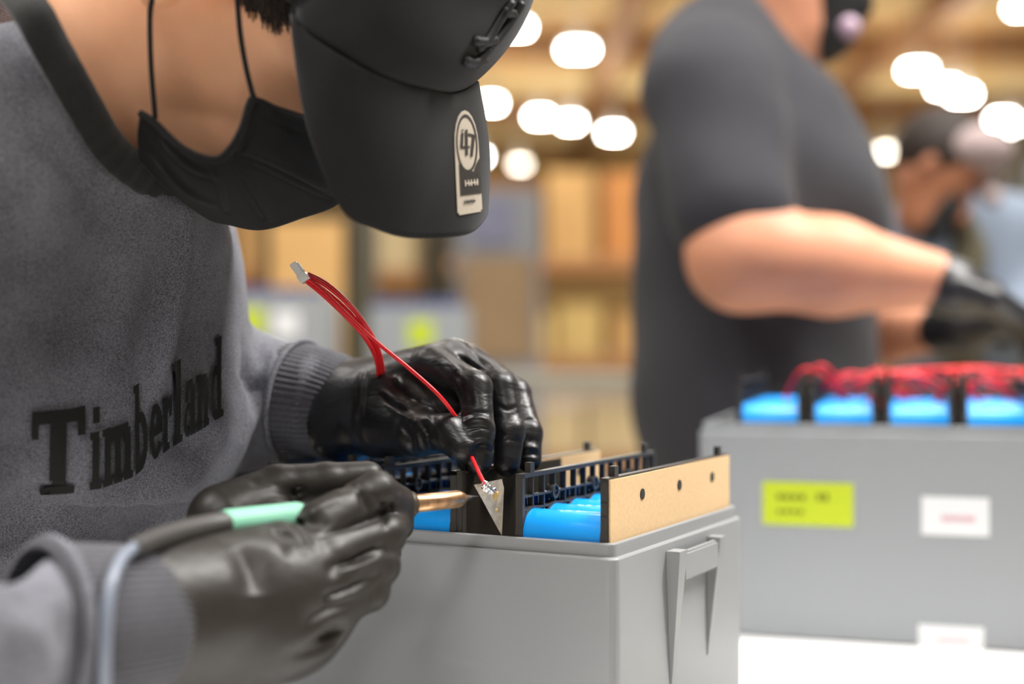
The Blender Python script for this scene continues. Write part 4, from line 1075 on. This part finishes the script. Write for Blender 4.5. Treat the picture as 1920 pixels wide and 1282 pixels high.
# ------------------------------------------------------------------ third worker, far right
w3 = thing('person', 'far worker in blue-grey shirt bowing the head, at right behind the others', 'person', (P(1800, 600, 3.05).x, 3.05, 0))
def m3(name, me, m):
    o = link(name, me, m, w3); o.location = -w3.location; return o
s = SDF((.62, 2.7, .5), (1.45, 3.4, 1.5), .010)
s.ell(P(1790, 560, 3.08), (.17, .16, .27), .05); s.cone(P(1700, 470, 2.96), P(1900, 430, 3.1), .085, .085, .06)
s.chain([P(1700, 460, 2.94), P(1735, 600, 2.85), P(1880, 600, 2.72)], [.085, .065, .05], .04); s.chain([P(1900, 450, 3.15), P(1930, 590, 3.0), P(1925, 620, 2.8)], [.08, .065, .05], .04)
s.disp(lambda x, y, z: .005*np.sin(28*z+14*x)*np.sin(20*y+9*z), .03)
m3('shirt', s.mesh(2), M['teal'])
s = SDF((.65, 2.55, 1.1), (1.25, 3.3, 1.7), .007)
h3 = head_sdf(s, P(1738, 322, 2.86), (.62, -.25, -.72), (.7, -.12, .6), 1.0)
s.cone(P(1735, 340, 2.88), P(1750, 440, 3.02), .058, .062, .03); m3('head', s.mesh(2), M['skin3'])
s = SDF((.65, 2.55, 1.1), (1.25, 3.3, 1.75), .007); s.ell(h3(-.012, .05, 0), (.098, .088, .092), .01); s.cut(tuple(h3(.03, .02, 0)), (.3, -.15, -.9)); m3('hair', s.mesh(2), M['hair'])
s = SDF((.65, 2.55, 1.1), (1.3, 3.3, 1.75), .007); s.ell(h3(.02, .085, 0), (.095, .088, .055), .01); s.cone(h3(.08, .06, -.04), h3(.13, .055, 0), .02, .02, .03); m3('cap', s.mesh(2), M['capgrey'])
s = SDF((.65, 2.5, 1.0), (1.25, 3.3, 1.6), .006); s.cone(h3(.07, -.025, 0), h3(.085, -.07, 0), .046, .036, .02); m3('face_mask', s.mesh(2), M['blackmask'])
s = SDF((.70, 2.7, .8), (1.25, 3.3, 1.5), .008); s.cone(P(1790, 425, 2.94), P(1800, 480, 2.92), .045, .05, .03); s.cone(P(1800, 470, 2.93), P(1800, 640, 2.92), .05, .06, .03); m3('scarf', s.mesh(2), M['olive'])
s = SDF((.7, 2.8, .02), (1.4, 3.4, .8), .012)
for yy in (3.0, 3.18): s.chain([(.98, yy, .75), (1.0, yy, .45), (.98, yy, .09)], [.11, .08, .06], .03)
m3('trousers', s.mesh(2), M['jeans'])
s = SDF((.8, 2.4, 1.0), (1.4, 3.0, 1.3), .006); glovehand(s, [P(1880, 600, 2.72), P(1905, 605, 2.70), P(1935, 610, 2.68)], [.036, .036, .028], (.8, -.5, -.3), (.3, .9, 0), (0, 0, -.9)); m3('glove', s.mesh(2), M['blackglove'])
# ------------------------------------------------------------------ red leads arching over the labelled case
def wire2(label, pts, r=.0021):
    o = link('lead_wire', tube(catmull([P(*p) for p in pts], 8), r, 8), M['red'], None, True); tag(o, label, 'wire', 'red leads over the labelled case')
rw = random.Random(3)
for k in range(14):
    x0 = 1478+k*30+rw.uniform(-8, 8); d0 = 1.47+rw.uniform(-.03, .08); w_ = rw.uniform(70, 150); hgt = rw.uniform(28, 60)*(1 if k < 12 else .8)
    zb = 742+k*1.5
    wire2('thin red lead curving up from the labelled case', [(x0, zb+14, d0), (x0+4, zb-8, d0), (x0+w_*.3, zb-hgt, d0-.02), (x0+w_*.65, zb-hgt*.9, d0-.02), (x0+w_, zb-6, d0-.01), (x0+w_+8, zb+12, d0)])
for k in range(5):
    x0 = 1560+k*55; d0 = 1.52
    wire2('long red lead lying flat across the modules', [(x0, 735, d0), (x0+20, 705+rw.uniform(-8, 6), d0), (x0+120, 690+rw.uniform(-10, 8), d0+.02), (x0+230, 700+rw.uniform(-8, 8), d0), (x0+270, 735, d0)])
# a tan tray of parts behind the case
tr = thing('parts_tray', 'pale tan tray behind the red leads', 'tray', (P(1850, 700, 1.75).x, 1.75, Z2-BH-.002))
MB().box(-.13, .16, -.05, .05, 0, .1875).build('tray', CM['cream'], tr, .006)
MB().box(-.125, .155, -.055, -.05, .12, .16).build('lip', CM['tan'], tr)

# ------------------------------------------------------------------ mid-distance shelf with more battery cases (left background)
def far_case(label, px0, px1, py0, py1, d, cells, lab):
    a = P(px0, py1, d); b = P(px1, py0, d); L = b.x-a.x; H = b.z-a.z
    t = thing('battery_case', label, 'battery case', (a.x, d, a.z))
    MB().box(0, L, 0, .24, 0, H).build('shell', M['case_b'], t, .008)
    for i in range(cells):
        x = L*(.06+.9*i/cells); MB().cyl((x, .03, H+.008), (x+L*.75/cells, .03, H+.008), .018, n=16).build('cell', M['cellshaded'], t)
    for (x0, x1, y0, y1, m) in lab:
        p0 = P(x0, y1, d-.002); p1 = P(x1, y0, d-.002); MB().box(p0.x-a.x, p1.x-a.x, -.002, 0, p0.z-a.z, p1.z-a.z).build('label', m, t)
M['cellshaded'] = mat('cell_shaded', srgb(28, 52, 110), .4)  # cell blue darkened, the shade on the far cells put into the colour
M['shelfgrey'] = mat('shelf_grey', srgb(120, 118, 104), .6)
far_case('far grey battery case with a yellow label beside the chest', 380, 620, 552, 690, 4.2, 5, [(440, 495, 578, 630, M['yellow']), (512, 560, 582, 632, M['whitelabel'])])
far_case('far pale battery case with a green label above the gloved hand', 690, 880, 575, 700, 4.5, 4, [(765, 812, 600, 650, M['yellow'])])
t = thing('shelf_unit', 'long shelf carrying the far battery cases', 'shelf', (P(640, 700, 4.5).x, 4.5, 0))
zsh = P(500, 690, 4.2).z; zs2 = P(700, 700, 4.5).z
hz = min(zsh, zs2)
MB().box(-.75, 1.2, -.42, .32, hz-.04, hz-.002).build('shelf_board', M['shelfgrey'], t)
for x in (-.72, 1.15):
    for y in (-.38, .28): MB().box(x-.03, x+.03, y-.03, y+.03, 0, hz-.04).build('post', M['rackdark'], t)
# dark cabinet post between the two
t = thing('cabinet', 'olive cabinet with a pale door standing behind the wire plug', 'cabinet', (P(590, 700, 5.2).x, 5.2, 0))
MB().box(-.2, .2, 0, .4, 0, P(600, 395, 5.2).z).build('carcass', M['rackdark'], t, .01)
MB().box(-.17, .12, -.02, 0, .1, P(600, 410, 5.2).z).build('door', CM['tan'], t, .01); MB().box(.07, .09, -.05, -.02, 1.0, 1.15).build('handle', M['metal'], t)
t = thing('cabinet', 'low blue-grey machine cabinet in front of the carton racks', 'cabinet', (P(930, 700, 8.0).x, 8.0, 0))
MB().box(-.24, .26, 0, .5, 0, P(900, 350, 8).z).build('carcass', CM['grey'], t, .03); MB().box(-.2, .22, -.03, 0, 1.0, P(900, 480, 8).z).build('panel', CM['mud'], t, .01)
MB().box(-.15, .1, -.03, 0, P(900, 460, 8).z, P(900, 375, 8).z).build('screen', CM['greyblue'], t, .01)

# dark bin added behind the nearer case for the shade under the sleeve
bn = thing('shade_filler', 'added dark navy shade bin behind the left end of the nearer case', 'bin', (P(520, 880, 1.52).x, 1.52, Z1-BH-.055))
M['bin'] = mat('filler_navy', srgb(24, 28, 44), .5)
st_ = thing('stand', 'added low steel stand under the navy shade bin', 'stand', (bn.location.x, 1.52, 0))
MB().box(-.26, .26, -.13, .13, bn.location.z-.03, bn.location.z-.001).build('top', M['metal'], st_, .004)
for x in (-.23, .23):
    for y in (-.1, .1): MB().box(x-.015, x+.015, y-.015, y+.015, 0, bn.location.z-.03).build('leg', M['metal'], st_)
zt_ = P(520, 850, 1.39).z-bn.location.z
MB().box(-.24, .24, -.12, .12, 0, .006).build('base', M['bin'], bn)
for a_ in ((-.24, .24, -.12, -.115), (-.24, .24, .115, .12), (-.24, -.235, -.12, .12), (.235, .24, -.12, .12)): MB().box(*a_, 0, zt_).build('side', M['bin'], bn)
MB().box(-.245, .245, -.127, -.12, zt_-.02, zt_+.004).build('rim', M['bin'], bn, .002)
